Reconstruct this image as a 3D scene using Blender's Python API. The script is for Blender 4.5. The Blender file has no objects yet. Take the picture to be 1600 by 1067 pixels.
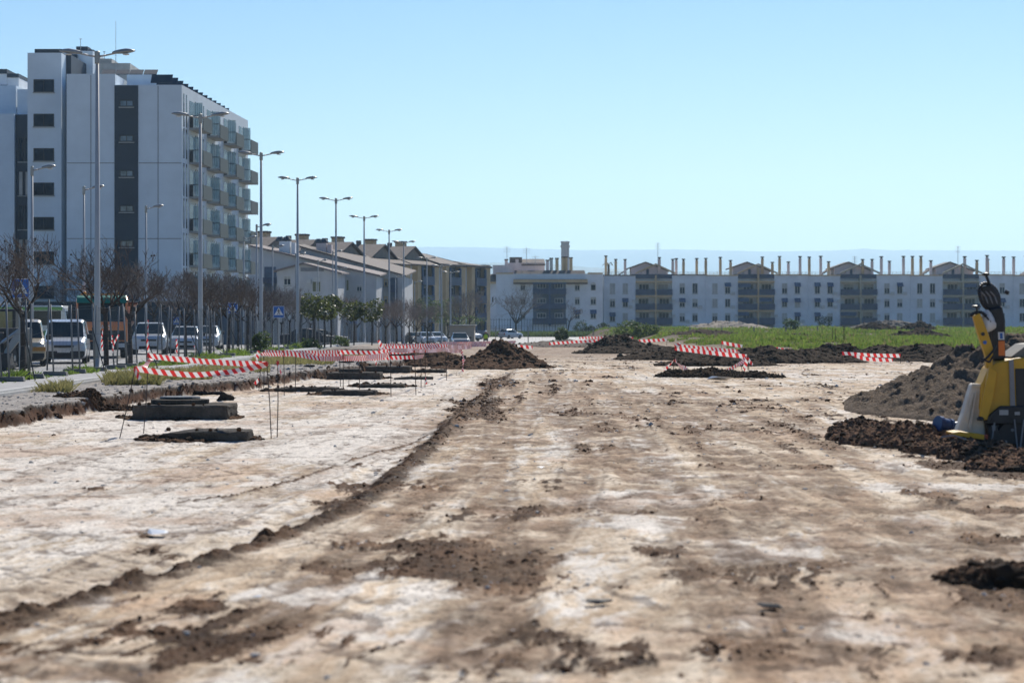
import bpy, math, random
import numpy as np
from mathutils import Vector, Matrix
SC = bpy.context.scene
COL = SC.collection
random.seed(11)
RNG = np.random.default_rng(11)
F = 3500.0; HZ = 501.0; EYE = 1.65
def PX(px, Y): return (px-800.0)/F*Y
def PZ(py, Y): return EYE-(py-HZ)/F*Y
def P(px, py, Y): return Vector((PX(px, Y), Y, PZ(py, Y)))
def clamp01(v): return np.clip(v, 0, 1)
def sstep(a, b, v):
    t = clamp01((np.asarray(v, dtype=float)-a)/(b-a)); return t*t*(3-2*t)
ORD = 'first second third fourth fifth sixth seventh eighth ninth tenth eleventh twelfth thirteenth fourteenth fifteenth sixteenth seventeenth eighteenth nineteenth twentieth'.split()
def ordw(i):
    if i < 20: return ORD[i]
    tens = {2:'twenty',3:'thirty',4:'forty',5:'fifty',6:'sixty',7:'seventy'}
    n = i+1
    if n % 10 == 0: return {3:'thirtieth',4:'fortieth',5:'fiftieth',6:'sixtieth',7:'seventieth'}[n//10]
    return tens[n//10]+'-'+ORD[n % 10-1]

# ---------------------------------------------------------------- materials
MATS = {}
def mat(name, col, rough=0.8, metal=0.0, var=0.12, scale=3.0, bump=0.0, bscale=20.0, col2=None, spec=None, trans=0.0, alpha=1.0, emis=None, aniso=(1,1,1), coat=0.0):
    if name in MATS: return MATS[name]
    m = bpy.data.materials.new(name); m.use_nodes = True
    nt = m.node_tree; b = nt.nodes['Principled BSDF']
    b.inputs['Roughness'].default_value = rough; b.inputs['Metallic'].default_value = metal
    if spec is not None: b.inputs['Specular IOR Level'].default_value = spec
    if coat: b.inputs['Coat Weight'].default_value = coat
    if trans: b.inputs['Transmission Weight'].default_value = trans
    if alpha < 1: b.inputs['Alpha'].default_value = alpha
    if emis: b.inputs['Emission Color'].default_value = (*emis[:3],1); b.inputs['Emission Strength'].default_value = emis[3]
    tc = nt.nodes.new('ShaderNodeTexCoord'); mp = nt.nodes.new('ShaderNodeMapping')
    mp.inputs['Scale'].default_value = aniso
    nt.links.new(tc.outputs['Object'], mp.inputs['Vector'])
    n = nt.nodes.new('ShaderNodeTexNoise'); n.inputs['Scale'].default_value = scale; n.inputs['Detail'].default_value = 5
    n.inputs['Roughness'].default_value = .65
    nt.links.new(mp.outputs['Vector'], n.inputs['Vector'])
    r = nt.nodes.new('ShaderNodeValToRGB'); e = r.color_ramp.elements
    c2 = col2 if col2 else tuple(min(1, c*(1+var)) for c in col)
    c1 = col if col2 else tuple(c*(1-var) for c in col)
    e[0].position = .32; e[1].position = .68
    e[0].color = (*c1, 1); e[1].color = (*c2, 1)
    nt.links.new(n.outputs['Fac'], r.inputs['Fac']); nt.links.new(r.outputs['Color'], b.inputs['Base Color'])
    if bump:
        n2 = nt.nodes.new('ShaderNodeTexNoise'); n2.inputs['Scale'].default_value = bscale; n2.inputs['Detail'].default_value = 6
        nt.links.new(mp.outputs['Vector'], n2.inputs['Vector'])
        bp = nt.nodes.new('ShaderNodeBump'); bp.inputs['Strength'].default_value = bump; bp.inputs['Distance'].default_value = .05
        nt.links.new(n2.outputs['Fac'], bp.inputs['Height']); nt.links.new(bp.outputs['Normal'], b.inputs['Normal'])
    MATS[name] = m; return m
def glassy(name, col, rough=.12):
    return mat(name, col, rough=rough, var=.35, scale=.6, spec=.2)

# ---------------------------------------------------------------- tagging
def tag(o, label=None, cat=None, group=None, kind=None):
    if label: o['label'] = label
    if cat: o['category'] = cat
    if group: o['group'] = group
    if kind: o['kind'] = kind
    return o
def empty(name, loc, label=None, cat=None, group=None, rz=0):
    o = bpy.data.objects.new(name, None); COL.objects.link(o); o.location = loc; o.rotation_euler = (0, 0, rz)
    o.empty_display_size = .2
    return tag(o, label, cat, group)
def copy_tree(o, parent=None):
    c = o.copy(); COL.objects.link(c)
    c.parent = parent
    for ch in o.children: copy_tree(ch, c)
    return c

class MB:
    def __init__(s): s.v = []; s.f = []; s.m = []
    def add(s, vs, fs, mi=0):
        b = len(s.v); s.v += [tuple(v) for v in vs]; s.f += [tuple(i+b for i in f) for f in fs]; s.m += [mi]*len(fs); return s
    def box(s, x0, x1, y0, y1, z0, z1, mi=0, M=None):
        vs = [(x0,y0,z0),(x1,y0,z0),(x1,y1,z0),(x0,y1,z0),(x0,y0,z1),(x1,y0,z1),(x1,y1,z1),(x0,y1,z1)]
        if M: vs = [M @ Vector(v) for v in vs]
        return s.add(vs, [(0,3,2,1),(4,5,6,7),(0,1,5,4),(1,2,6,5),(2,3,7,6),(3,0,4,7)], mi)
    def tube(s, p0, p1, r0, r1=None, n=8, mi=0, caps=True):
        r1 = r0 if r1 is None else r1
        p0 = Vector(p0); p1 = Vector(p1); d = (p1-p0)
        if d.length < 1e-6: return s
        d.normalize(); a = d.orthogonal().normalized(); b = d.cross(a)
        vs = []
        for p, r in ((p0, r0), (p1, r1)):
            for i in range(n):
                t = 2*math.pi*i/n; vs.append(p+a*(r*math.cos(t))+b*(r*math.sin(t)))
        fs = [(i, (i+1) % n, n+(i+1) % n, n+i) for i in range(n)]
        if caps: fs += [tuple(reversed(range(n))), tuple(range(n, 2*n))]
        return s.add(vs, fs, mi)
    def path(s, pts, r, n=6, mi=0):
        for i in range(len(pts)-1):
            ra = r[i] if isinstance(r, (list, tuple)) else r; rb = r[i+1] if isinstance(r, (list, tuple)) else r
            s.tube(pts[i], pts[i+1], ra, rb, n, mi)
        return s
    def lathe(s, prof, n=16, mi=0, c=(0,0,0), M=None):
        vs = []; fs = []
        for r, z in prof:
            for i in range(n):
                t = 2*math.pi*i/n; v = Vector((c[0]+r*math.cos(t), c[1]+r*math.sin(t), c[2]+z)); vs.append(M @ v if M else v)
        for k in range(len(prof)-1):
            for i in range(n):
                fs.append((k*n+i, k*n+(i+1) % n, (k+1)*n+(i+1) % n, (k+1)*n+i))
        fs += [tuple(reversed(range(n))), tuple((len(prof)-1)*n+i for i in range(n))]
        return s.add(vs, fs, mi)
    def prism(s, poly, a0, a1, axis='y', mi=0, M=None):
        """poly: list of 2-D points; axis y: (x,z); axis x: (y,z); axis z: (x,y)"""
        def mk(p, a):
            v = {'y': (p[0], a, p[1]), 'x': (a, p[0], p[1]), 'z': (p[0], p[1], a)}[axis]
            return M @ Vector(v) if M else v
        n = len(poly); vs = [mk(p, a0) for p in poly]+[mk(p, a1) for p in poly]
        fs = [tuple(range(n)), tuple(reversed(range(n, 2*n)))]+[(i, n+i, n+(i+1) % n, (i+1) % n) for i in range(n)]
        return s.add(vs, fs, mi)
    def slab(s, q, t, mi=0):
        """q: 4 corner points (any plane), thickness t downward along z"""
        vs = [Vector(p) for p in q]+[Vector(p)-Vector((0,0,t)) for p in q]
        return s.add(vs, [(0,1,2,3),(7,6,5,4),(0,4,5,1),(1,5,6,2),(2,6,7,3),(3,7,4,0)], mi)
    def build(s, name, mats, parent=None, loc=None, smooth=False, bevel=0, rot=None, seg=2, local=False):
        """if a parent is given and not local, vertices are world coords and get shifted by the parent's location"""
        me = bpy.data.meshes.new(name); me.from_pydata(s.v, [], s.f)
        if not isinstance(mats, (list, tuple)): mats = [mats]
        for m in mats: me.materials.append(m)
        if len(mats) > 1: me.polygons.foreach_set('material_index', s.m)
        if smooth: me.polygons.foreach_set('use_smooth', [True]*len(me.polygons))
        me.update()
        o = bpy.data.objects.new(name, me); COL.objects.link(o)
        if loc is not None:
            if not local: me.transform(Matrix.Translation(-Vector(loc)))
            o.location = loc
        if parent is not None:
            o.parent = parent
            if not local:
                root = parent; off = Vector((0,0,0))
                while root is not None: off += Vector(root.location); root = root.parent
                me.transform(Matrix.Translation(-off))
        if rot: o.rotation_euler = rot
        if bevel:
            b = o.modifiers.new('b', 'BEVEL'); b.width = bevel; b.segments = seg; b.limit_method = 'ANGLE'; b.angle_limit = math.radians(35)
            fix_normals(me)
        return o
def fix_normals(me):
    import bmesh
    bm = bmesh.new(); bm.from_mesh(me); bmesh.ops.recalc_face_normals(bm, faces=bm.faces); bm.to_mesh(me); bm.free()
def npmesh(name, V, Q, mats, smooth=True, attrs=None, mi=None):
    """V (n,3) Q (m,4) or (m,3)"""
    me = bpy.data.meshes.new(name); k = Q.shape[1]
    me.vertices.add(len(V)); me.vertices.foreach_set('co', np.asarray(V, dtype=np.float32).ravel())
    me.loops.add(Q.size); me.loops.foreach_set('vertex_index', np.asarray(Q, dtype=np.int32).ravel())
    me.polygons.add(len(Q)); me.polygons.foreach_set('loop_start', np.arange(0, Q.size, k, dtype=np.int32))
    me.polygons.foreach_set('loop_total', np.full(len(Q), k, dtype=np.int32))
    if mi is not None: me.polygons.foreach_set('material_index', np.asarray(mi, dtype=np.int32))
    me.polygons.foreach_set('use_smooth', np.full(len(Q), smooth))
    for n_, a in (attrs or {}).items():
        at = me.color_attributes.new(n_, 'FLOAT_COLOR', 'POINT')
        c = np.ones((len(V), 4), dtype=np.float32); c[:, :3] = a; at.data.foreach_set('color', c.ravel())
    me.update(calc_edges=True); me.validate()
    for m in (mats if isinstance(mats, (list, tuple)) else [mats]): me.materials.append(m)
    o = bpy.data.objects.new(name, me); COL.objects.link(o); return o

# ---------------------------------------------------------------- numpy noise
_perm = np.random.default_rng(5).permutation(4096).astype(np.int64)
_grad = np.random.default_rng(6).uniform(0, 2*np.pi, 4096)
_gx = np.cos(_grad).astype(np.float32); _gy = np.sin(_grad).astype(np.float32)
def perlin(x, y, seed=0):
    x = np.asarray(x, dtype=np.float64)+seed*17.31; y = np.asarray(y, dtype=np.float64)+seed*9.77
    xi = np.floor(x).astype(np.int64); yi = np.floor(y).astype(np.int64)
    xf = (x-xi).astype(np.float32); yf = (y-yi).astype(np.float32)
    u = xf*xf*xf*(xf*(xf*6-15)+10); v = yf*yf*yf*(yf*(yf*6-15)+10)
    def g(i, j, dx, dy):
        h = _perm[(_perm[i & 4095]+j) & 4095]
        return _gx[h]*dx+_gy[h]*dy
    a = g(xi, yi, xf, yf); b = g(xi+1, yi, xf-1, yf); c = g(xi, yi+1, xf, yf-1); d = g(xi+1, yi+1, xf-1, yf-1)
    return ((a+(b-a)*u)+((c+(d-c)*u)-(a+(b-a)*u))*v)*1.5
def fbm(x, y, oct=5, seed=0, gain=.5, ridge=False):
    s = 0; a = 1; t = 0
    for k in range(oct):
        n = perlin(x*2**k, y*2**k, seed+k*3)
        if ridge: n = 1-2*np.abs(n)
        s = s+a*n; t += a; a *= gain
    return s/t
def polyd(x, y, pts):
    """distance to a polyline and signed side (positive = right of travel), and arclength"""
    best = np.full(np.shape(x), 1e9); side = np.zeros(np.shape(x)); arc = np.zeros(np.shape(x)); acc = 0
    for (ax, ay), (bx, by) in zip(pts[:-1], pts[1:]):
        dx, dy = bx-ax, by-ay; L2 = dx*dx+dy*dy
        t = clamp01(((x-ax)*dx+(y-ay)*dy)/L2)
        px = x-(ax+t*dx); py = y-(ay+t*dy); d = np.hypot(px, py)
        m = d < best
        best = np.where(m, d, best); side = np.where(m, np.sign(px*dy-py*dx), side); arc = np.where(m, acc+t*math.sqrt(L2), arc)
        acc += math.sqrt(L2)
    return best, side, arc
# ================================================================ TERRAIN
NROW, NCOL = 1250, 860
_sy = np.array([-1e4, 150, 175, 205, 240, 290, 1e5]); _sz = np.array([0, 0, -.12, -.5, -.98, -1.15, -1.15])
def S(y): return np.interp(y, _sy, _sz)
_ey = [0, 42, 50, 58, 64, 74, 86, 98, 111, 130, 160, 400]; _ex = [-10.9, -9.58, -9.25, -8.85, -8.05, -7.2, -5.9, -4.7, -3.6, -4.5, -9, -11]
def XE(y): return np.interp(y, _ey, _ex)
def D(y): return S(y)-np.interp(y, [0, 100, 130, 170, 1e5], [.35, .35, .2, .05, .05])
def G(px, py):            # pixel on the dug ground -> world x,y
    y = (EYE+.35)*F/(py-HZ); return ((px-800)/F*y, y)
BERM = [G(*p) for p in [(-200, 1040), (0, 985), (200, 925), (400, 862), (520, 812), (600, 765), (660, 715), (720, 655), (760, 620), (795, 588), (810, 575)]]
BERM = [(BERM[0][0]-.6, 9)]+BERM
THIN = [G(*p) for p in [(280, 787), (370, 775), (470, 748), (560, 716), (640, 692), (668, 680)]]
RUTS = [([(700, 1060), (820, 900), (900, 780), (930, 690), (900, 620)], .28, .02), ([(1180, 1060), (1120, 900), (1060, 780), (1010, 700), (960, 630)], .28, .02), ([(1560, 1040), (1380, 900), (1230, 800), (1090, 700), (980, 630)], .28, .02), ([(1000, 640), (1080, 668), (1180, 640), (1260, 626), (1280, 640), (1240, 668)], .30, .03),
        ([(860, 585), (878, 606), (862, 630), (880, 660), (905, 690)], .35, .03),
        ([(838, 588), (852, 606), (832, 640), (800, 690), (700, 760), (560, 860), (420, 1000)], .32, .03),
        ([(940, 600), (1000, 650), (1150, 720), (1350, 800), (1600, 880)], .3, .022),
        ([(900, 600), (930, 660), (1010, 760), (1150, 900), (1300, 1050)], .3, .02),
        ([(1010, 602), (1120, 625), (1230, 650), (1300, 690)], .3, .025),
        ([(1370, 810), (1480, 800), (1600, 775)], .3, .03), ([(1240, 800), (1420, 830), (1600, 850)], .3, .03),
        ([(760, 700), (840, 640), (960, 610), (1100, 603)], .3, .02),
        ([(0, 760), (180, 700), (420, 660), (640, 610)], .25, .014),
        ]
RUTS = [([G(*p) for p in pts], w, d) for pts, w, d in RUTS]
# stained patches: px, py, radius px x, radius px y, strength
PATCH = [(745, 645, 50, 25, 1), (775, 600, 30, 12, 1), (700, 665, 28, 9, .8), (600, 755, 90, 28, 1), (540, 790, 50, 22, .8), (660, 715, 50, 12, .7),
         (865, 612, 14, 14, .7), (895, 650, 24, 8, .5), (350, 1010, 150, 75, 1), (500, 900, 90, 22, .75), (760, 905, 170, 42, 1), (640, 975, 110, 30, .5),
         (1180, 920, 190, 36, .85), (1020, 870, 60, 22, .8), (1000, 1050, 260, 40, .6), (840, 765, 40, 18, .8), (915, 708, 30, 9, .7), (1530, 925, 90, 45, 1),
         (1580, 740, 120, 22, 1), (1440, 700, 170, 30, 1), (1250, 1040, 150, 25, .6), (1430, 780, 150, 12, .55), (1560, 810, 80, 14, .8), (1130, 640, 120, 10, .35),
         (250, 862, 90, 18, .45), (150, 765, 55, 5, .8), (90, 690, 50, 5, .5), (700, 585, 40, 4, .5), (1270, 690, 60, 20, .5), (1090, 820, 120, 10, .5), (230, 838, 20, 6, .6),
         (60, 1040, 90, 20, .3), (1560, 860, 90, 10, .6), (820, 1010, 100, 25, .7), (1350, 930, 120, 30, .3), (420, 835, 120, 8, .4)]
CHALK = [(560, 700, 260, 70), (120, 750, 260, 80), (840, 640, 40, 18), (900, 900, 90, 34), (1010, 830, 90, 14), (1190, 880, 90, 14), (250, 660, 250, 40), (1300, 590, 140, 12),
         (920, 985, 90, 20), (990, 790, 160, 16), (1400, 1010, 160, 22), (120, 950, 90, 12), (480, 945, 60, 18), (760, 690, 60, 8), (630, 1015, 60, 10), (1440, 770, 220, 9), (620, 600, 150, 18)]
def terrain(x, y, fine=True):
    x = np.asarray(x, dtype=float); y = np.asarray(y, dtype=float)
    s = S(y); d = D(y)
    jag = .35*fbm(x*.8, y*.8, 3, 2)+.25*fbm(x*.3, y*.35, 2, 9)
    e = sstep(-.08, .16, x-XE(y)-jag*1.3)
    e = e*sstep(175, 120, y)+(1-sstep(175, 120, y))*sstep(-12, -9, x)
    street = s-.05-.25*sstep(-14.2, -14.8, x)+.04*sstep(.9, .1, np.abs(x-XE(y)+.4))*fbm(x, y, 3, 4)
    z = street+(d-street)*e
    # road crossing far away
    z = z-.15*sstep(238, 246, y)*sstep(392, 380, y)*sstep(14, 11, x)
    # raised field with weeds
    f = sstep(10.2, 14.5, x+1.2*fbm(x*.15, y*.05, 2, 31))*sstep(110, 132, y+4*fbm(x*.2, y*.1, 2, 33))*sstep(405, 385, y)
    fz = np.interp(y, [100, 130, 200, 300, 345, 400, 1e5], [.0, .12, .22, .45, .5, -1.1, -1.15])+.25*fbm(x*.09, y*.03, 3, 36)
    z = z+(fz-z)*f
    col = None
    # berm between the lower pale lane and the driven lane
    bd, bs, ba = polyd(x, y, BERM)
    wig = .18*fbm(x*1.3, y*1.3, 3, 21)
    q = bs*bd+wig
    near = (y < 120)
    z = z+np.where(near, .07*sstep(-.3, .5, q)*e*sstep(110, 80, y), 0)
    z = z+np.where(near, e*(.065*np.exp(-(q/.12)**2)*sstep(95, 50, y)*(1+1.2*fbm(x*4, y*4, 3, 23)) - .035*np.exp(-((q+.45)/.2)**2)), 0)
    if not fine: return z, e, f
    # patches
    pt = np.full_like(z, -.6); wn = fbm(x*.5, y*.3, 4, 141, .6); wx_ = .0
    for (px, py, rx, ry, st) in PATCH:
        cx, cy = G(px, py); y0 = G(px, py+ry)[1]; y1 = G(px, max(py-ry, 520))[1]
        wx = rx/F*cy; 
        dy = np.where(y > cy, (y-cy)/max(y1-cy, .1), (y-cy)/max(cy-y0, .1)); dx = (x-cx-(y-cy)*cx/cy)/wx
        pt = np.maximum(pt, st*(1.25-np.hypot(dx+1.3*wn, dy-1.1*wn))*1.1)
    ck = np.zeros_like(z)
    for (px, py, rx, ry) in CHALK:
        cx, cy = G(px, py); y0 = G(px, py+ry)[1]; y1 = G(px, max(py-ry, 515))[1]
        dy = np.where(y > cy, (y-cy)/max(y1-cy, .1), (y-cy)/max(cy-y0, .1)); dx = (x-cx-(y-cy)*cx/cy)/(rx/F*cy)
        ck = np.maximum(ck, 1.25-np.hypot(dx, dy))
    n1 = fbm(x*.55, y*.33, 6, 41, .62); n2 = fbm(x*2.2, y*1.1, 5, 47, .6); n3 = fbm(x*.12, y*.06, 3, 53)
    n4 = fbm(x*6, y*3.5, 4, 57, .65)
    n5 = fbm(x*3.2+.8*n1, y*.55, 4, 61, .6)      # drag marks roughly along the drive direction
    TR = fbm(q*1.7+.25*n3, y*.045, 5, 261, .72)/.16; TR2 = fbm(q*6.5, y*.10, 4, 281, .7)/.17
    A = fbm(x*.42, y*.30, 8, 141, .74)/.15; B = fbm(x*.38, y*.26, 8, 171, .74)/.15; Cn = fbm(x*.9, y*.6, 8, 201, .8)/.14
    lft = sstep(.2, -.8, q)
    A = A*(1-.3*lft); B = B*(1-.45*lft); TR = TR*(1-.5*lft)
    brown = sstep(1.35, 2.2, .8*A+.55*TR+.35*TR2+.35*Cn+3.2*clamp01(pt)-1.1*lft*(1-clamp01(pt*2))+.3*n3/.2*(1-lft)-1.1*clamp01(ck))
    bw = np.exp(-((q+.02)/(.21+.10*n3))**2)*sstep(100, 60, y)*near
    brown = np.maximum(brown, bw*sstep(-2.3, -.3, A*.5+Cn*.5+.35))
    td, ts, ta = polyd(x, y, THIN)
    thin = np.exp(-((td+.03*n4)/.045)**2)*near*sstep(-1, .5, Cn+.3)
    brown = np.maximum(brown, thin*.9)
    rut = np.zeros_like(z); rz = np.zeros_like(z); rutl = np.zeros_like(z)
    for pts, w, dep in RUTS:
        rd, rs, ra = polyd(x, y, pts)
        for off in (0, 1.9):
            q2 = np.abs(rs*rd-off); m = sstep(w, w*.55, q2)
            lug = .5+.5*np.sin(ra*22+np.sign(rs*rd-off)*q2*16)
            rz -= dep*m*(.55+.45*lug); rz += dep*.9*np.exp(-((q2-w*1.15)/.07)**2)
            rut = np.maximum(rut, m); rutl = np.maximum(rutl, (np.exp(-((q2-w)/.035)**2)+.6*m*(lug > .8))*sstep(-.3, .25, n2)*(y < 120))
    rz = rz*e*(y < 130)*.38
    z = z+rz*(1-.6*clamp01(ck))
    rough = .004*n2+.005*n4+.006*n1+.003*n5+.0026*Cn+.004*TR+.003*TR2
    crack = fbm(x*1.1, y*.8, 4, 71, .6, ridge=True)
    z = z+e*rough*1.1+brown*e*(.02*np.abs(fbm(x*2.6, y*2.6, 4, 63, .6))+.05*np.maximum(0, fbm(x*5.5, y*5.5, 4, 67, .65)))*sstep(150, 90, y)
    z = z+thin*.02*(1+n4)
    z = z-.015*e*sstep(.62, .8, crack)
    chalk = sstep(.35, 1.5, .8*B-.45*TR+.35*TR2+1.9*clamp01(ck)+.35*Cn+.75*lft-.15-.8*clamp01(pt))
    tan = np.array([.48, .36, .245]); pale = np.array([.60, .505, .39]); white = np.array([.70, .655, .595]); brn = np.array([.066, .035, .018])
    a = sstep(-1.6, 1.6, .5*n1/.2+.6*Cn+.4*B-.6*TR+.5*TR2+1.5*lft+.25)[..., None]
    c = tan*(1-a)+pale*a
    c = c*(1-chalk[..., None]*.75)+white*chalk[..., None]*.75
    rust = sstep(.4, 1.8, fbm(x*.3, y*.2, 6, 83, .68)/.16+.3*Cn)[..., None]*.55
    c = c*(1-rust)+np.array([.42, .275, .175])*rust
    b2 = (sstep(0, .8, brown))[..., None]; c = c*(1-b2)+(brn*(1+.28*Cn[..., None].clip(-1.5, 2)))*b2
    rl = np.abs(fbm(x*.34+.1*n4, y*.26, 5, 301, .55)); ln_ = sstep(.016, .004, rl)*sstep(.2, 1.0, fbm(x*.22, y*.2, 3, 311)/.16)
    rl2 = np.abs(fbm(x*.7+.1*n4, y*.45, 5, 321, .6)); ln_ = np.maximum(ln_, sstep(.02, .005, rl2)*sstep(.3, 1.2, fbm(x*.5, y*.3, 3, 331)/.16)*.8)
    lm = (ln_*.8*sstep(-1.5, .5, Cn))[..., None]; c = c*(1-lm)+brn*1.2*lm
    D8 = fbm(x*1.5, y*.8, 8, 231, .86)/.13
    c = c*(1+.13*Cn[..., None].clip(-2.2, 2)*(1-.5*chalk[..., None]))
    sp = (sstep(1.45, 2.2, D8+.3*A-.35*lft)*.75)[..., None]; c = c*(1-sp)+brn*1.3*sp
    rr = (rut*(.72-.4*lft)*sstep(-.45, .15, n2)*(y < 125))[..., None]; c = c*(1-rr)+np.array([.20, .125, .075])*(1+.25*Cn[..., None].clip(-2, 2))*rr
    rl_ = (np.clip(rutl, 0, 1)*.6)[..., None]; c = c*(1-rl_)+np.array([.11, .065, .038])*rl_
    dk = sstep(.60, .78, crack+.04*Cn)[..., None]*.6; c = c*(1-dk)+np.array([.09, .055, .035])*dk
    # far dug ground: browner, more trampled
    far = (sstep(96, 125, y+8*n1)*.75)[..., None]; c = c*(1-far)+np.array([.26, .19, .14])*(1+.6*n1[..., None]+.3*n2[..., None])*far
    # wall of the cut: brown soil, its colour darkened to stand for shadow
    # untouched verge: grey gravel
    g = (1-e)*(x < 0); gr = np.array([.30, .275, .25])*(1+.45*n2[..., None]+.5*n4[..., None]); g = g[..., None]
    c = c*(1-g)+gr*g; z = z+g[..., 0]*.02*(n2+n4)
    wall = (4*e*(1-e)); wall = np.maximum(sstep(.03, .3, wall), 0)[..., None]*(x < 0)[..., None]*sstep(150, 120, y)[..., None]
    c = c*(1-wall)+np.array([.095, .048, .028])*(1+.7*n2[..., None])*wall  # brown soil tone lowered so the cut face reads as shadowed
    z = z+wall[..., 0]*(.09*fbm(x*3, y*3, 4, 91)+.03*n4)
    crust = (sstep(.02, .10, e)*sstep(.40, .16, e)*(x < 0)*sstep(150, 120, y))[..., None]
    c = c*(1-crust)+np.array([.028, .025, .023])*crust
    # field soil
    fs = (f*.95)[..., None]; ft = sstep(-.1, .35, fbm(x*.12, y*.07, 4, 97))[..., None]
    c = c*(1-fs)+(np.array([.075, .11, .03])*ft+np.array([.09, .07, .04])*(1-ft))*fs
    fw = sstep(.05, .6, f)*sstep(1, .7, f); z = z+fw*.2*np.maximum(0, fbm(x*.5, y*.3, 3, 99))
    c = np.clip(c, .012, .85)
    return z, e, f, c, brown, q
def gz(x, y): return float(terrain(np.array([x]), np.array([y]))[0][0])

ys = np.concatenate([np.geomspace(8.5, 135, NROW), np.geomspace(135.6, 600, 260)[1:], np.geomspace(620, 16000, 40)])
tc_ = np.linspace(-.262, .262, NCOL); to_ = np.geomspace(.27, 2.6, 26)
ts_ = np.concatenate([-to_[::-1], tc_, to_])
YY, TT = np.meshgrid(ys, ts_, indexing='ij'); XX = TT*YY
Z, E_, F_, C_, BR_, Q_ = terrain(XX, YY)
nr, nc = YY.shape
idx = np.arange(nr*nc).reshape(nr, nc)
Qd = np.stack([idx[:-1, :-1], idx[:-1, 1:], idx[1:, 1:], idx[1:, :-1]], -1).reshape(-1, 4)
def soil_material():
    m = bpy.data.materials.new('dug_earth'); m.use_nodes = True; nt = m.node_tree; b = nt.nodes['Principled BSDF']
    at = nt.nodes.new('ShaderNodeVertexColor'); at.layer_name = 'tint'
    tc = nt.nodes.new('ShaderNodeTexCoord')
    n = nt.nodes.new('ShaderNodeTexNoise'); n.inputs['Scale'].default_value = 9; n.inputs['Detail'].default_value = 8; n.inputs['Roughness'].default_value = .75
    nt.links.new(tc.outputs['Object'], n.inputs['Vector'])
    r = nt.nodes.new('ShaderNodeValToRGB'); e = r.color_ramp.elements; e[0].position = .3; e[1].position = .7
    e[0].color = (.74, .71, .68, 1); e[1].color = (1.32, 1.31, 1.28, 1)
    mx = nt.nodes.new('ShaderNodeMix'); mx.data_type = 'RGBA'; mx.blend_type = 'MULTIPLY'; mx.inputs[0].default_value = 1
    nt.links.new(n.outputs['Fac'], r.inputs['Fac']); nt.links.new(at.outputs['Color'], mx.inputs[6]); nt.links.new(r.outputs['Color'], mx.inputs[7])
    n3 = nt.nodes.new('ShaderNodeTexNoise'); n3.inputs['Scale'].default_value = 26; n3.inputs['Detail'].default_value = 4; n3.inputs['Roughness'].default_value = .6
    mp3 = nt.nodes.new('ShaderNodeMapping'); mp3.inputs['Scale'].default_value = (1, .55, 1); nt.links.new(tc.outputs['Object'], mp3.inputs['Vector']); nt.links.new(mp3.outputs['Vector'], n3.inputs['Vector'])
    r3 = nt.nodes.new('ShaderNodeValToRGB'); e3 = r3.color_ramp.elements; e3[0].position = .30; e3[1].position = .42; e3[0].color = (.28, .24, .21, 1); e3[1].color = (1, 1, 1, 1)
    e4 = r3.color_ramp.elements.new(.75); e4.color = (1.18, 1.18, 1.18, 1)
    mx3 = nt.nodes.new('ShaderNodeMix'); mx3.data_type = 'RGBA'; mx3.blend_type = 'MULTIPLY'; mx3.inputs[0].default_value = 1
    nt.links.new(n3.outputs['Fac'], r3.inputs['Fac']); nt.links.new(mx.outputs[2], mx3.inputs[6]); nt.links.new(r3.outputs['Color'], mx3.inputs[7])
    nt.links.new(mx3.outputs[2], b.inputs['Base Color'])
    b.inputs['Roughness'].default_value = .78; b.inputs['Specular IOR Level'].default_value = .04
    n2 = nt.nodes.new('ShaderNodeTexNoise'); n2.inputs['Scale'].default_value = 24; n2.inputs['Detail'].default_value = 6
    nt.links.new(tc.outputs['Object'], n2.inputs['Vector'])
    bp = nt.nodes.new('ShaderNodeBump'); bp.inputs['Strength'].default_value = .5; bp.inputs['Distance'].default_value = .02
    nt.links.new(n2.outputs['Fac'], bp.inputs['Height']); nt.links.new(bp.outputs['Normal'], b.inputs['Normal'])
    return m
M_SOIL = soil_material()
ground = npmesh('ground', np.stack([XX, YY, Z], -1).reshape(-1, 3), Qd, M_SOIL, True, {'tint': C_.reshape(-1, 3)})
tag(ground, kind='structure')
mb = MB(); mb.box(-600, 600, -600, 8.2, -1.5, -.42); tag(mb.build('dirt_ground', mat('dirt_back', (.45, .36, .27), .9)), kind='structure')

def strip(name, xs, z0s, ya, yb, material, step=4, wob=0, kind='structure'):
    """long strip following the street level. xs: profile x list, z0s: heights above street"""
    n = max(2, int((yb-ya)/step)); yy = np.linspace(ya, yb, n); V = []
    for y in yy:
        for x, z in zip(xs, z0s): V.append((x, y, float(S(y))+z))
    k = len(xs); Q = [(i*k+j, i*k+j+1, (i+1)*k+j+1, (i+1)*k+j) for i in range(n-1) for j in range(k-1)]
    o = npmesh(name, np.array(V), np.array(Q), material, False); return tag(o, kind=kind)
M_PAVE = mat('pavement_slabs', (.34, .33, .32), .85, var=.2, scale=2, bump=.3)
M_KERB = mat('kerb_stone', (.42, .41, .39), .8, var=.2, scale=1.5)
M_ASPH = mat('asphalt', (.20, .195, .19), .62, var=.25, scale=1.2, bump=.3, bscale=60)
strip('pavement', [-14.62, -14.6, -11.75, -11.75], [-.3, .045, .045, -.2], 20, 236, M_PAVE)
strip('kerb', [-11.745, -11.745, -11.55, -11.545, -11.45, -11.45], [-.2, .062, .062, .015, .015, -.2], 20, 236, M_KERB)
strip('street', [-26, -14.64], [-.12, -.12], 20, 236, M_ASPH)
strip('far_pavement', [-30, -26, -25.98], [.03, .03, -.2], 20, 236, M_PAVE)
mb = MB(); mb.box(-160, 11.5, 247, 379, -2, -1.12); tag(mb.build('road', M_ASPH), kind='structure')
mb = MB()
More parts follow.
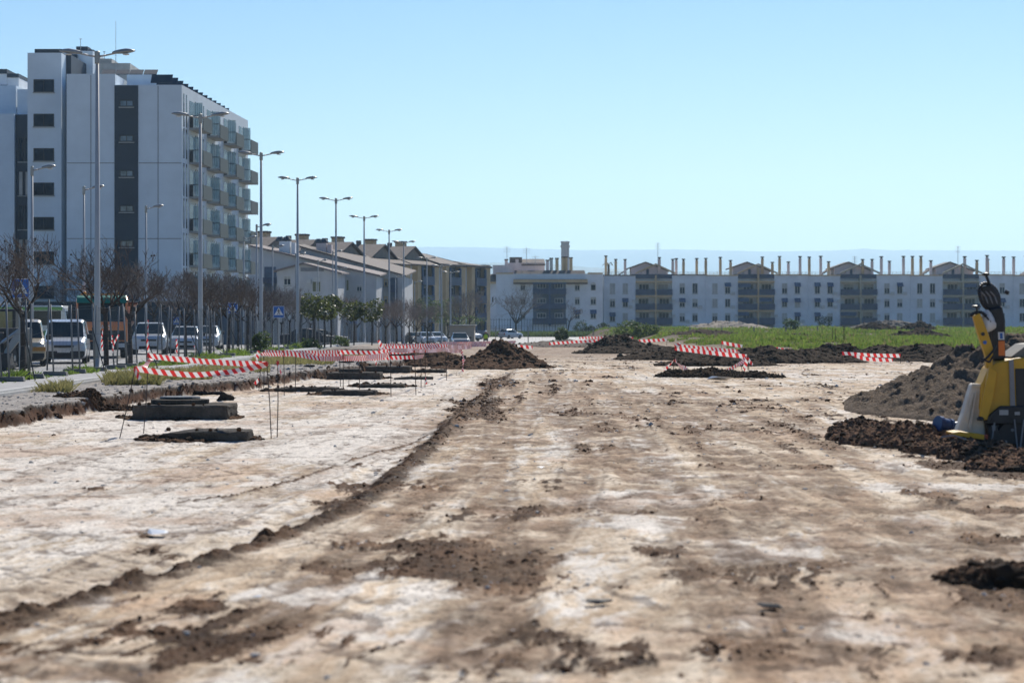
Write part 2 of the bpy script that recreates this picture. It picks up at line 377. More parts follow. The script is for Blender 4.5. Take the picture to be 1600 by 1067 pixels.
for k in range(18): mb.box(-20.1, -19.95, 30+k*11, 35+k*11, -.119, -.113)
for k in range(2): mb.v, mb.f
o = mb.build('road_marking', mat('road_paint', (.7, .7, .68), .7)); tag(o, kind='structure')
for v in o.data.vertices: v.co.z += float(S(v.co.y))

# ---------------------------------------------------------------- hills
def hill(name, Y, pts, colr, depth, seed):
    pxs = np.linspace(-2600, 4200, 900)
    base = np.interp(pxs, [p[0] for p in pts], [p[1] for p in pts])
    rows = []
    for k, (dy, fr) in enumerate([(0, 0), (depth*.25, .35), (depth*.5, .62), (depth*.75, .86), (depth, 1), (depth*1.3, .7), (depth*1.8, 0)]):
        yy = Y+dy; h = (HZ-base)*(Y+depth)/F+EYE
        z = h*fr+(fr > 0)*(fbm(pxs*.02, pxs*0+k*3.3, 4, seed)*h*.06*(fr < 1)+(fr == 1)*(fbm(pxs*.06, pxs*0, 4, seed)*2.2+np.maximum(0, fbm(pxs*.25, pxs*0, 3, seed+2))*6))-3*(fr == 0)
        rows.append(np.stack([(pxs-800)/F*(Y+depth), np.full_like(pxs, yy), z], -1))
    V = np.concatenate(rows); n = len(pxs); ix = np.arange(len(V)).reshape(len(rows), n)
    Q = np.stack([ix[:-1, :-1], ix[:-1, 1:], ix[1:, 1:], ix[1:, :-1]], -1).reshape(-1, 4)
    return tag(npmesh(name, V, Q, colr, True), kind='structure')
M_HILL = mat('hill_scrub', (.055, .075, .035), .95, col2=(.13, .12, .07), scale=.01)
hill('hills', 13000, [(-2600, 395), (0, 388), (690, 386), (760, 387), (900, 391), (1060, 390), (1190, 393), (1300, 392), (1350, 389), (1390, 391), (1600, 392), (4200, 396)], M_HILL, 1200, 3)
hill('low_hills', 7500, [(-2600, 425), (600, 418), (760, 411), (840, 412), (880, 414), (960, 421), (1040, 426), (1600, 432), (4200, 440)], M_HILL, 700, 8)
# ================================================================ BUILDINGS
M_WHITE = mat('white_render', (.62, .71, .78), .85, var=.07, scale=.35)
M_WHITE2 = mat('aged_white_render', (.70, .73, .76), .9, var=.14, scale=.25)
M_GREYP = mat('dark_grey_cladding', (.028, .044, .064), .6, var=.12, scale=.6)
M_PANE = mat('window_glass', (.022, .036, .055), .15, var=.5, scale=.7, spec=.06)
M_FRAME = mat('dark_window_frame', (.03, .032, .035), .5)
M_WFRAME = mat('pale_window_frame', (.55, .55, .52), .6)
M_SHUT = mat('roller_shutter', (.42, .41, .38), .7, var=.2, scale=1)
M_JOINT = mat('panel_joint', (.22, .23, .25), .8)
M_PARA = mat('olive_grey_panel', (.06, .082, .08), .7, var=.1)
M_SLAB = mat('balcony_concrete', (.33, .34, .33), .8)
def clear_glass(name, col, alpha, rough=.06):
    m = mat(name, col, rough=rough, var=.05, spec=.7); m.node_tree.nodes['Principled BSDF'].inputs['Alpha'].default_value = alpha; return m
M_BGLASS = clear_glass('balcony_glass', (.22, .38, .43), .5)
M_OCHRE = mat('ochre_render', (.58, .42, .24), .85, var=.15, scale=.4)
M_PINK = mat('pale_pink_render', (.70, .58, .54), .85, var=.1)
M_TILE = mat('brown_roof_tiles', (.085, .065, .055), .85, col2=(.16, .12, .10), scale=1.6, bump=.6, bscale=5, aniso=(1, 1, 3))
M_TILEP = mat('faded_roof_tiles', (.17, .135, .125), .85, col2=(.25, .20, .185), scale=1.2, bump=.5, bscale=5)
M_BLUE = mat('blue_balcony_metal', (.022, .045, .105), .5, var=.25, scale=1.5)
M_BLUED = mat('blue_awning_cloth', (.05, .09, .17), .8, var=.3)
M_DARKIN = mat('painted_recess_shade', (.10, .13, .18), .85, var=.2, scale=.8)  # dark bluish colour stands in for the shade inside balcony bays
M_GALV = mat('galvanised_steel', (.42, .43, .43), .45, metal=.55, var=.12)
M_BLACK = mat('black_plastic', (.02, .02, .022), .5)
M_CONC = mat('rough_concrete', (.23, .215, .20), .9, var=.3, scale=4, bump=.6, bscale=30)
M_ACU = mat('air_conditioner_casing', (.55, .55, .53), .6)

def window(parent, x0, x1, z0, z1, y, frame=M_FRAME, mull=1, shutter=0, pane=M_PANE, t=.09, deep=.05):
    """window facing -Y at facade plane y"""
    m = MB()
    m.box(x0, x1, y-deep, y-.004, z0, z0+t); m.box(x0, x1, y-deep, y-.004, z1-t, z1)
    m.box(x0, x0+t, y-deep, y-.004, z0+t, z1-t); m.box(x1-t, x1, y-deep, y-.004, z0+t, z1-t)
    for k in range(mull):
        xm = x0+(x1-x0)*(k+1)/(mull+1); m.box(xm-t*.4, xm+t*.4, y-deep+.002, y-.004, z0+t, z1-t)
    f = m.build('window', frame, parent)
    if x1-x0 < 3.6: m = MB(); m.box(x0-.06, x1+.06, y-deep-.09, y-.004, z0-.09, z0-.003); m.build('sill', M_SLAB, f)
    m = MB(); zt = z1-t; zs = zt-(z1-z0-2*t)*shutter
    if shutter < 1: m.box(x0+t, x1-t, y-.02, y-.003, z0+t, zs)
    if m.f: m.build('pane', pane, f)
    if shutter > 0:
        m = MB(); m.box(x0+t, x1-t, y-.035, y-.003, zs+.003, zt); m.build('shutter', M_SHUT, f)
    return f

M_PANE2 = mat('painted_reflection_glass', (.10, .14, .19), .1, var=.5, scale=1.2, spec=.6)  # lighter bluish base colour paints in the panes' reflection
# ---------- tall apartment block (left)
YA = 190.0
T_A = empty('apartment_block', (PX(190, YA), YA, -.3), 'tall white apartment block with charcoal strips and glass balconies, beside the street', 'apartment block')
zt3 = PZ(133, YA); zt2 = PZ(116, YA); cx, cy = PX(284, YA), YA
FX, FY = -26.4, 224.0       # far corner of the balcony facade
xl3 = PX(180, YA)
m = MB(); m.prism([(xl3, cy), (cx, cy), (FX, FY), (xl3, FY)], -.6, zt3, 'z'); m.build('wall', M_WHITE, T_A)
x2 = PX(104, YA)
m = MB(); m.box(x2, xl3-.003, YA, 222, -.6, zt2); m.build('wall', M_WHITE, T_A)
xv0, xv1 = PX(43, 194), PX(96, 194)
m = MB(); m.box(xv0, xv1, 194, 214, -.6, PZ(83, 194)); m.build('wall', M_WHITE, T_A)
m = MB(); m.box(xv1+.003, PX(104, 194), 196, 214, -.6, PZ(86, 196)); m.build('recess_panel', M_GREYP, T_A)
m = MB(); m.box(PX(117, 203), PX(145, 203), 203, 212, zt2-1, PZ(80, 203)); m.box(PX(100, 204), PX(117.5, 204), 204, 211, zt2-2, PZ(82, 204)); m.build('stair_tower', M_WHITE, T_A)
m = MB(); m.box(PX(98, 202), PX(118, 202), 202.6, 202.95, zt2-3, PZ(84, 202)); m.build('tower_panel', M_GREYP, T_A)
m = MB(); m.box(PX(179, YA), PX(216, YA), YA-.06, YA-.003, -.5, zt3-.05); m.build('cladding_strip', M_GREYP, T_A)
m = MB()
m.prism([(xl3+.3, YA+4), (PX(255, YA+4), YA+4), (FX-4, FY-6), (xl3+.3, FY-6)], zt3-.01, PZ(117, YA+4), 'z'); m.build('penthouse', M_WHITE, T_A)
m = MB()          # panel joints
for px in (142, 247): m.box(PX(px, YA)-.03, PX(px, YA)+.03, YA-.02, YA-.002, -.5, (zt2 if px < 179 else zt3)-.1)
for py in (255, 373):
    m.box(x2+.05, PX(178.5, YA), YA-.022, YA-.0025, PZ(py, YA)-.03, PZ(py, YA)+.03); m.box(PX(216.6, YA), cx-.02, YA-.022, YA-.0025, PZ(py, YA)-.03, PZ(py, YA)+.03)
m.build('panel_joints', M_JOINT, T_A)
for k in range(7):
    yc = 134.5+53.7*k; z = PZ(yc, 194)
    window(T_A, PX(52.5, 194), PX(84.5, 194), z-.55, z+.55, 194, mull=1, t=.08)
    yc = 162+54.75*k
    if k < 6: z = PZ(yc, YA); window(T_A, PX(187, YA), PX(209, YA), z-.30, z+.30, YA-.062, mull=1, t=.09, pane=M_PANE2)
# facade frame: local axes along the receding balcony facade
dv = Vector((FX-cx, FY-cy, 0)); LF = dv.length; dv.normalize(); nv = Vector((dv.y, -dv.x, 0))
MF = Matrix(((dv.x, nv.x, 0, cx), (dv.y, nv.y, 0, cy), (0, 0, 1, 0), (0, 0, 0, 1)))   # local x along facade, local y outward
floor0 = PZ(152, YA)-2.2
FLH = 2.965
rr = random.Random(3)
bal_x = [3.4, 11.6, 20.2, 28.6]
def slot(u, z0, z1, wd=.42): ws = MB(); ws.box(u, u+wd, .003, .02, z0, z1, M=MF); ws.build('slot_window', M_PANE, T_A)
for fl in range(7):
    zf = zt3-3.35-FLH*fl
    for u in (0.7, 1.9): slot(u, zf+.15 if fl % 2 else zf-.1, zf+2.7, .38)
    for bx in bal_x:
        slot(bx, zf+.06, zf+2.35, 1.7)
        for u in (2.6, 3.5, 4.5, 5.4, 6.4): slot(bx+u, zf+.35+.25*rr.random(), zf+2.5, .40)
for fl in range(7):
    zf = zt3-3.35-FLH*fl
    for bx in bal_x:
        b = MB(); b.box(bx-.1, bx+4.2, .004, 1.15, zf-.18, zf, M=MF); bo = b.build('balcony', M_SLAB, T_A)
        b = MB(); b.box(bx+.0, bx+4.25, 1.152, 1.22, zf-.2, zf+1.02, M=MF); b.build('parapet_panel', M_PARA, bo)
        b = MB(); b.box(bx-.06, bx-.03, .35, 1.14, zf+.003, zf+(2.15), M=MF); b.build('glass_screen', M_BGLASS, bo)
        b = MB(); b.box(bx-.1, bx-.063, .02, 1.15, zf+1.0, zf+1.06, M=MF); b.box(bx-.1, bx-.062, .02, .34, zf+.003, zf+.99, M=MF); b.build('side_panel', M_FRAME, bo)
# a few things kept on the balconies: plants, boxes
# roof equipment
for px in (158, 180, 202, 224):
    m = MB(); y = YA+5; x0, x1 = PX(px+.6, y), PX(px+21.4, y)
    m.slab([(x0, y-.2, PZ(116.4, y)), (x1, y-.2, PZ(116.4, y)), (x1, y+.6, PZ(108, y)), (x0, y+.6, PZ(108, y))], .06); m.build('solar_panel', M_GREYP, T_A)
for k in range(13):
    a = MF @ Vector((.5+k*2.3, -1.6, 0)); zz = zt3+.22-.02*k; m = MB()
    m.slab([(a.x-1.1, a.y-.4, zz), (a.x+.7, a.y-.4, zz), (a.x+.7, a.y+.3, zz+.75), (a.x-1.1, a.y+.3, zz+.75)], .06); m.build('solar_panel', M_GREYP, T_A)
m = MB(); m.box(PX(138, 206), PX(206, 206), 205, 212, zt2-.3, PZ(101, 206)); m.box(PX(156, 206), PX(176, 206), 205.5, 209, PZ(101, 206), PZ(93, 206)); m.build('roof_plant', M_SHUT, T_A)
m = MB(); m.box(PX(54, 206), PX(97, 206), 206, 209, PZ(86, 206), PZ(77, 206)); m.box(PX(119, 206), PX(137, 206), 206, 208, PZ(80, 206), PZ(73, 206)); m.box(PX(138, 206), PX(146, 206), 206, 208, PZ(80, 206), PZ(78, 206)); m.build('dark_flue', M_GREYP, T_A)
m = MB(); m.tube(P(181, 112, 200), P(181, 33, 200), .035, .015, 5); m.build('lightning_rod', M_GALV, T_A)
m = MB()
for px, pt_, pb in ((126, 61, 78), (163, 81, 94)):
    m.tube(P(px, pb, 204), P(px, pt_, 204), .03, n=5); m.tube(P(px-2, pt_+.5, 204), P(px+2, pt_+.5, 204), .03, n=5)
m.build('aerial', M_GALV, T_A)

# ---------- neighbour block (far left)
T_B = empty('apartment_block', (PX(10, 215), 215, -.3), 'white apartment block cut off by the edge, left of the tall white block', 'apartment block')
m = MB(); m.box(PX(-160, 215), PX(22, 215), 215, 240, -.6, PZ(178, 215)); m.build('wall', M_WHITE, T_B)
m = MB(); m.box(PX(22.2, 215), PX(60, 215), 215.5, 240, -.6, PZ(178.5, 215)); m.build('cladding_strip', M_GREYP, T_B)
m = MB(); m.box(PX(-160, 220), PX(25, 220), 220, 238, PZ(178, 220)-.5, PZ(134, 220)); m.box(PX(25.2, 218), PX(50, 218), 218.5, 238, PZ(178, 220)-.5, PZ(139, 218)); m.build('penthouse', M_WHITE, T_B)
m = MB(); m.box(PX(-30, 228), PX(18, 228), 226, 232, PZ(136, 228), PZ(119, 228)); m.box(PX(18.3, 228), PX(36, 228), 226, 232, PZ(140, 228), PZ(125, 228)); m.build('chimney_block', M_WHITE2, T_B)
m = MB(); m.box(PX(-30, 228), PX(18.2, 228), 225.8, 232, PZ(118.8, 228), PZ(112, 228)); m.box(PX(18.4, 228), PX(36.4, 228), 225.8, 232, PZ(124.8, 228), PZ(119, 228)); m.build('dark_flue', M_GREYP, T_B)
for k in range(6):
    for px0, px1 in ((27, 34.5), (37, 47)):
        zc = PZ(233+53*k, 215); window(T_B, PX(px0, 215), PX(px1, 215), zc-1.2, zc+1.15, 215.498, frame=M_FRAME, mull=0, shutter=.0, pane=(M_PANE if (k+px0) % 2 else M_SHUT), t=.06)

# ---------- white row houses with sloping tile roofs (centre left)
M_HW = mat('greyed_render', (.52, .52, .52), .9, var=.16, scale=.3)
def rowhouse(label, x0, x1, Y, depth, zl, zr, apex=None, roofm=M_TILEP, wins=(), arches=(), over=.5, back=1.3):
    t = empty('row_house', ((x0+x1)/2, Y, -1.1), label, 'house', 'white houses with sloping tiled roofs')
    poly = [(x0, -1.4), (x1, -1.4), (x1, zr)]+([(apex[0], apex[1])] if apex else [])+[(x0, zl)]
    m = MB(); m.prism(poly, Y, Y+depth, 'y'); m.build('wall', M_HW, t)
    m = MB()
    tops = [(x0-over, zl-(over*(apex[1]-zl)/(apex[0]-x0) if apex else -over*(zl-zr)/(x1-x0)))]
    if apex: tops += [apex, (x1+over, zr-over*(apex[1]-zr)/(x1-apex[0]))]
    else: tops += [(x1+over, zr-over*(zl-zr)/(x1-x0))]
    for a, b in zip(tops[:-1], tops[1:]):
        m.slab([(a[0], Y-over, a[1]+.2), (b[0], Y-over, b[1]+.2), (b[0], Y+depth, b[1]+.2+back), (a[0], Y+depth, a[1]+.2+back)], .18)
    m.build('roof', roofm, t)
    for (a0, a1, b0, b1) in wins: window(t, PX(a0, Y), PX(a1, Y), PZ(b1, Y), PZ(b0, Y), Y, frame=M_WFRAME, mull=1, shutter=.3, t=.1)
    for (a0, a1, b0, b1) in arches:
        xa, xb = PX(a0, Y), PX(a1, Y); r = (xb-xa)/2; zt = PZ(b0, Y)-r; zb = PZ(b1, Y)
        pts = [(xa, zb), (xb, zb)]+[((xa+xb)/2+r*math.cos(t_), zt+r*math.sin(t_)) for t_ in [math.pi*i/8 for i in range(9)]]
        mm = MB(); mm.prism(pts, Y-.05, Y-.004, 'y'); w_ = mm.build('arched_window', M_WFRAME, t)
        mm = MB(); mm.box(xa+.12, (xa+xb)/2-.06, Y-.06, Y-.053, zb+.1, zt); mm.box((xa+xb)/2+.06, xb-.12, Y-.06, Y-.053, zb+.1, zt); mm.build('pane', M_OLIVE, w_)
    return t
M_OLIVE = mat('olive_shutters', (.15, .15, .08), .7)
r1 = rowhouse('large white house with long faded roof and balcony recess shade painted dark, behind the bare trees', PX(384, 275), PX(588, 275), 275, 34, PZ(384, 275), PZ(431, 275), None, M_TILEP, [(557, 566, 445, 456)], [(536, 546, 433, 455)])
m = MB(); m.box(PX(413, 275), PX(431, 275), 274.9, 274.99, PZ(496, 275), PZ(417, 275)); m.build('recess_shade_sheet', M_DARKIN, r1)  # flat dark sheet on the wall, painting the shade of a recess
for k in range(3): m = MB(); m.box(PX(412, 275), PX(432, 275), 273.9, 274.88, PZ(443+26*k, 275), PZ(434+26*k, 275)); m.build('balcony_rail', M_BLUE, r1)
m = MB(); m.box(PX(436, 277), PX(453, 277), 277, 279, PZ(402, 277), PZ(377, 277)); m.box(PX(455, 277), PX(461, 277), 277, 278.5, PZ(402, 277), PZ(379, 277)); m.build('chimney', M_WHITE2, r1)
for a0 in (500, 512):
    for b0 in (437, 463): window(r1, PX(a0, 275), PX(a0+6, 275), PZ(b0+12, 275), PZ(b0, 275), 275, frame=M_WFRAME, mull=0, shutter=.4, t=.12)
r2 = rowhouse('white house with gable front, arched window and small shuttered window', PX(433, 262), PX(528, 262), 262, 12, PZ(424, 262), PZ(427, 262), (PX(474, 262), PZ(413, 262)), M_TILEP, [(443, 455, 431, 446), (443, 455, 460, 475)], [(487, 502, 433, 457), (487, 502, 470, 492)], back=.2)
m = MB(); m.box(PX(479, 261), PX(485, 261), 261.4, 261.95, PZ(443, 261), PZ(436, 261)); m.build('air_conditioner', M_ACU, r2)
m = MB(); m.box(PX(474, 262)-.3, PX(474, 262)+2.4, 261.93, 261.99, PZ(424, 262), PZ(417, 262)-.1); m.build('gable_vent', M_JOINT, r2)
# balconied end of the row
x0, x1 = PX(590, 279), PX(624, 279)
r3 = rowhouse('white house end with dark tiled roof and stacked balconies, nearest the blue and ochre flats', PX(470, 290), PX(629, 290), 290, 30, PZ(387, 290), PZ(431, 290), None, M_TILE, [], [])
for a0, a1 in ((586, 597), (609, 621)):
    m = MB(); m.box(PX(a0, 290), PX(a1, 290), 289.9, 289.99, PZ(515, 290), PZ(434, 290)); m.build('recess_shade_sheet', M_DARKIN, r3)  # no real hollow: recess shade painted as a thin dark panel
    for k in range(3): m = MB(); m.box(PX(a0-.5, 290), PX(a1+.5, 290), 288.8, 289.88, PZ(457+27*k, 290), PZ(446+27*k, 290)); m.build('balcony_rail', M_BLUE, r3)
for a0, a1 in ((565, 571), (573, 579), (600, 606)):
    for k in range(2): window(r3, PX(a0, 290), PX(a1, 290), PZ(448+27*k, 290), PZ(436+27*k, 290), 290, frame=M_OCHRE, mull=0, shutter=.4, t=.12)
m = MB(); m.box(PX(494, 292), PX(510, 292), 292, 294, PZ(402, 292), PZ(380, 292)); m.box(PX(511, 292), PX(518, 292), 292, 294, PZ(404, 292), PZ(382, 292)); m.build('chimney', M_PINK, r3)
for (o, px) in ((r1, 438), (r1, 448), (r3, 498), (r3, 506)):
    Y = 277.5 if o is r1 else 293; m = MB(); m.lathe([(.55, 0), (.6, .25), (.3, .6)], 8, c=(PX(px, Y), Y, PZ(377.5 if o is r1 else 380.5, Y))); m.build('chimney_pot', M_GREYP, o)

# ---------- blue, white and ochre terraced flats stepping away
M_GAB = mat('beige_gable_render', (.26, .22, .18), .9, var=.2, scale=.5)
DU = Vector((14.2, 48, 0)).normalized(); DN = Vector((DU.y, -DU.x, 0))
def PD(Y): return -29+.2958*(Y-290)
UL = 13.0/DU.y
lab_d = ['terraced flats unit with gabled roof, nearest of the ochre row, behind the white houses', 'terraced flats unit, second from the near end of the ochre row, with peaked roof', 'third terraced flats unit of the ochre row with peaked roof and ochre chimney',
         'fourth terraced flats unit of the ochre row, beside the last white house', 'fifth terraced flats unit of the ochre row, with a tall blue balcony bay', 'sixth terraced flats unit of the ochre row, under the long low roof', 'last terraced flats unit of the ochre row, with an ochre end wall']
for k in range(7):
    Y0 = 282+13*k; x0 = PD(Y0); zb = -1.5
    ze = 9.9 + .13*k; Mx = Matrix(((DU.x, DN.x, 0, x0), (DU.y, DN.y, 0, Y0), (0, 0, 1, 0), (0, 0, 0, 1)))
    t = empty('terraced_flats', (x0, Y0, -1.1), lab_d[k], 'flats', 'ochre and blue terraced flats')
    m = MB(); m.box(.005, UL-.005, -11, 0, zb, ze, M=Mx); m.build('wall', M_WHITE2, t)
    # bay: white 0-3.6, ochre 3.6-5, blue bay 5-10.6, ochre 10.6-13.5
    m = MB(); m.box(3.4, 5, .003, .9, zb, ze-.3, M=Mx); m.box(10.8, UL-.05, .003, .9, zb, ze+(.2 if k > 4 else -.3), M=Mx); m.build('pilaster', M_OCHRE, t)
    m = MB(); m.box(5.05, 10.75, .004, .05, zb+.2, ze-.4, M=Mx); m.build('recess_shade_sheet', M_DARKIN, t)  # bay shade put in as a dark sheet over the white wall
    for fl in range(4):
        zf = ze-3.1-2.85*fl
        m = MB(); m.box(5.05, 10.75, .052, 1.15, zf-.25, zf+1.05, M=Mx); m.build('balcony', M_BLUE, t)
        m = MB(); m.box(5.05, 5.6, .8, 1.1, zf+1.06, zf+2.5, M=Mx); m.box(10.2, 10.75, .8, 1.1, zf+1.06, zf+2.5, M=Mx); m.build('balcony_screen', M_BLUED, t)
        m = MB(); m.box(6.2, 7.4, .053, .09, zf+.3, zf+2.3, M=Mx); m.box(8.3, 9.6, .053, .09, zf+.3, zf+2.3, M=Mx); w_ = m.build('window', M_WFRAME, t)
        m = MB(); m.box(6.35, 6.75, .091, .1, zf+.4, zf+2.2, M=Mx); m.box(6.9, 7.3, .091, .1, zf+.4, zf+2.2, M=Mx); m.box(8.45, 9.45, .091, .1, zf+.4, zf+2.2, M=Mx); m.build('pane', M_PANE, w_)
    if k < 5:
        zp = ze+2.2
        m = MB()
        m.prism([(0.3, ze), (UL-.3, ze), (UL/2, zp)], -9, -1.0, 'y', M=Mx); m.build('gable', M_GAB, t)
        m = MB()
        for a, b in (((-.2, ze-.15), (UL/2, zp+.1)), ((UL/2, zp+.1), (UL+.2, ze-.15))):
            q = [Mx @ Vector((a[0], -.6, a[1]+.25)), Mx @ Vector((b[0], -.6, b[1]+.25)), Mx @ Vector((b[0], -9.5, b[1]+.25)), Mx @ Vector((a[0], -9.5, a[1]+.25))]
            m.slab(q, .25)
        m.slab([Mx @ Vector((-.1, 1.2, ze-.3)), Mx @ Vector((UL, 1.2, ze-.3)), Mx @ Vector((UL, -3, ze+1.25)), Mx @ Vector((-.1, -3, ze+1.25))], .2)
        m.build('roof', M_TILE, t)
        m = MB(); m.box(UL*.72, UL*.72+1.4, -5, -3.6, ze, zp+1.0, M=Mx); c_ = m.build('chimney', M_OCHRE, t)
        m = MB(); m.box(UL*.72-.12, UL*.72+1.52, -5.1, -3.5, zp+1.003, zp+1.25, M=Mx); m.build('chimney_cap', M_TILE, c_)
        m = MB(); m.box(UL*.5-.3, UL*.5+.3, -5.1, -4.5, zp+.2, zp+.9, M=Mx); m.build('vent_stack', M_TILE, t)
        m = MB(); m.box(UL*.9, UL*1.0, -6, -5, ze, ze+1.9, M=Mx); m.build('roof_room', M_PINK, t)
    else:
        m = MB(); m.slab([Mx @ Vector((-.1, 1.1, ze-.05)), Mx @ Vector((UL+(.5 if k == 6 else 0), 1.1, ze-.05)), Mx @ Vector((UL+(.5 if k == 6 else 0), -6, ze+1.9-(k == 6)*.9)), Mx @ Vector((-.1, -6, ze+2.2-(k == 6)*.4))], .3)
        m.build('roof', M_TILE, t)

# ---------- long white flats across the back
YE = 434.0; U = YE/F
def ez(py): return PZ(py, YE)
def chimney(t, x, h, y=YE+1.5, m_=None, w_=.24):
    z0 = ez(431)
    m = MB(); m.box(x-w_, x+w_, y, y+.6, z0-.1, z0+h); c = m.build('chimney', m_ or M_OCHRE, t)
    m = MB(); m.box(x-w_-.08, x+w_+.08, y-.08, y+.68, z0+h+.2, z0+h+.42); m.box(x-w_+.08, x+w_-.08, y+.08, y+.5, z0+h+.003, z0+h+.197); m.build('chimney_cap', M_TILE, c)
def back_unit(k, px0, label):
    rr = random.Random(40+k); X = lambda u: PX(px0+u, YE)
    wm = M_WHITE2
    t = empty('white_flats', (X(80), YE, -1.1), label, 'flats', 'long white flats across the back')
    m = MB()
    m.box(X(0), X(50), YE, YE+11, -1.3, ez(431)); m.box(X(107), X(160)-.01, YE+.12, YE+11, -1.3, ez(430.3)); m.box(X(50)+.002, X(107)-.002, YE+1.6, YE+11, -1.3, ez(431))
    m.build('wall', wm, t)
    m = MB(); m.box(X(0)-.1, X(50.3), YE-.15, YE+.3, ez(431)+.003, ez(429.4)); m.box(X(106.7), X(160), YE-.03, YE+.3, ez(430.3)+.003, ez(428.7)); m.build('cornice', M_OCHRE if k else M_TILE, t)
    for u in (14, 34, 123, 143):
        for (a, b) in ((442.5, 459), (466.8, 480), (489, 502.5)):
            y = YE if u < 60 else YE+.12; ww = 4.3
            s = rr.choice([0, .25, .5, 1, .4]); window(t, X(u-ww), X(u+ww), ez(b), ez(a), y, frame=M_WFRAME, mull=1, shutter=s, t=.09)
            if rr.random() < .16:
                mm = MB(); mm.slab([(X(u-ww-.5), y-.9, ez(a+5)), (X(u+ww+.5), y-.9, ez(a+5)), (X(u+ww+.5), y-.05, ez(a-1)), (X(u-ww-.5), y-.05, ez(a-1))], .08); mm.build('awning', M_BLUED, t)
            if rr.random() < .25:
                mm = MB(); mm.box(X(u+ww+1.5), X(u+ww+7), y-.4, y-.01, ez(b+2), ez(b-3)); mm.build('air_conditioner', M_ACU, t)
    # balcony bay
    pil = M_OCHRE if k in (0, 1) else mat('cream_ochre_render', (.46, .41, .30), .85)
    m = MB()
    m.box(X(80.4), X(83), YE-.28, YE+1.58, -1.3, ez(418 if k % 2 else 430))
    for py in (441.5, 464, 487): m.box(X(50), X(80.3), YE-.3, YE+1.58, ez(py), ez(py-2.6)); m.box(X(83.1), X(107), YE-.3, YE+1.58, ez(py), ez(py-2.6))
    m.build('balcony_frame', pil, t)
    for i, (a, b) in enumerate(((452, 460.8), (474.5, 483.8), (496.5, 507.5))):
        for (u0, u1) in ((50.2, 80.2), (83.2, 107.5)):
            m = MB(); m.box(X(u0), X(u1), YE-.45, YE-.32, ez(b), ez(a)); m.build('balcony_rail', M_BLUE, t)
            c0 = (u0+u1)/2+rr.uniform(-3, 3)
            window(t, X(c0-8), X(c0+8), ez(b), ez(a-8.5), YE+1.598, frame=M_WFRAME, mull=2, shutter=rr.choice([0, 0, .3, .5]), t=.1)
            if rr.random() < .35: m = MB(); m.box(X(u0), X(u0+(u1-u0)*rr.uniform(.5, 1)), YE-.25, YE-.2, ez(a-3), ez(a-9)); m.build('awning', M_BLUED, t)
    for u in (47, 110):
        for py in (468, 491):
            if rr.random() < .7: m = MB(); m.box(X(u-2.2), X(u+2.2), YE-.45, YE-.01, ez(py+4), ez(py)); m.build('air_conditioner', M_ACU, t)
    m = MB()
    m.box(X(4), X(22), YE-.04, YE-.005, ez(524), ez(515)); m.box(X(50), X(107), YE+.9, YE+1.59, ez(524), ez(512)); m.box(X(118), X(150), YE+.08, YE+.115, ez(524), ez(515)); m.build('basement_window', M_PANE, t)
    # roof terrace, rails, penthouse
    m = MB()
    for z_ in (427.4, 425.2):
        m.box(X(0), X(49), YE+.4, YE+.44, ez(z_)-.02, ez(z_)+.03); m.box(X(109), X(159), YE+.4, YE+.44, ez(z_)-.02, ez(z_)+.03)
    for u in np.arange(0, 160, 6):
        if not 49 < u < 109: m.box(X(u), X(u)+.05, YE+.4, YE+.45, ez(430), ez(424.5))
    m.build('roof_railing', M_GALV, t)
    m = MB(); m.box(X(44), X(112), YE+.42, YE+.5, ez(435), ez(428.5)); m.build('terrace_rail', M_BLUE, t)
    m = MB()
    hx0, hx1 = (X(45), X(90))
    m.prism([(hx0, ez(431)), (hx1, ez(431)), (hx1, ez(417)), ((hx0+hx1)/2, ez(409)), (hx0, ez(417))], YE+4, YE+10, 'y')
    m.prism([(X(62), ez(431)), (X(102), ez(431)), (X(102), ez(422)), (X(80), ez(414)), (X(62), ez(422))], YE+2.6, YE+3.98, 'y')
    m.build('penthouse', M_PINK, t)
    m = MB(); m.box(X(68), X(72), YE+2.5, YE+2.59, ez(430), ez(420)); m.build('door', M_BLUE, t)
    def roofp(m, xa, za, xb, zb_, ya, yb, th=.25): m.slab([(xa, ya, za), (xb, ya, zb_), (xb, yb, zb_), (xa, yb, za)], th)
    m = MB(); cxx = (hx0+hx1)/2
    roofp(m, hx0-.8, ez(418.3), cxx, ez(408), YE+3.6, YE+10.4); roofp(m, cxx, ez(408), hx1+.8, ez(418.3), YE+3.6, YE+10.4)
    roofp(m, X(60), ez(422.5), X(80), ez(413), YE+2.3, YE+5); roofp(m, X(80), ez(413), X(104), ez(422.5), YE+2.3, YE+5)
    if k in (2, 3, 0, 4):
        roofp(m, X(24), ez(429), X(42), ez(417), YE+5, YE+9)
    m.build('roof', M_TILE, t)
    m = MB()      # ochre open gable beam over the bay
    for (a, b, c_, d) in ((50, 426, 81.5, 411.5), (81.5, 411.5, 112, 426)):
        m.slab([(X(a), YE-.28, ez(b)), (X(c_), YE-.28, ez(d)), (X(c_), YE+.35, ez(d)), (X(a), YE+.35, ez(b))], .32)
    m.build('gable_beam', pil, t)
    for u, h in ((2, 28), (23, 27), (37, 22), (89, 27), (106, 22.5), (118, 28), (129, 23), (151, 28)):
        chimney(t, X(u+rr.uniform(-4, 4)), (h+rr.uniform(-4, 1.5))*U, YE+rr.uniform(.6, 3), rr.choice([M_OCHRE, M_OCHRE, M_PINK]))
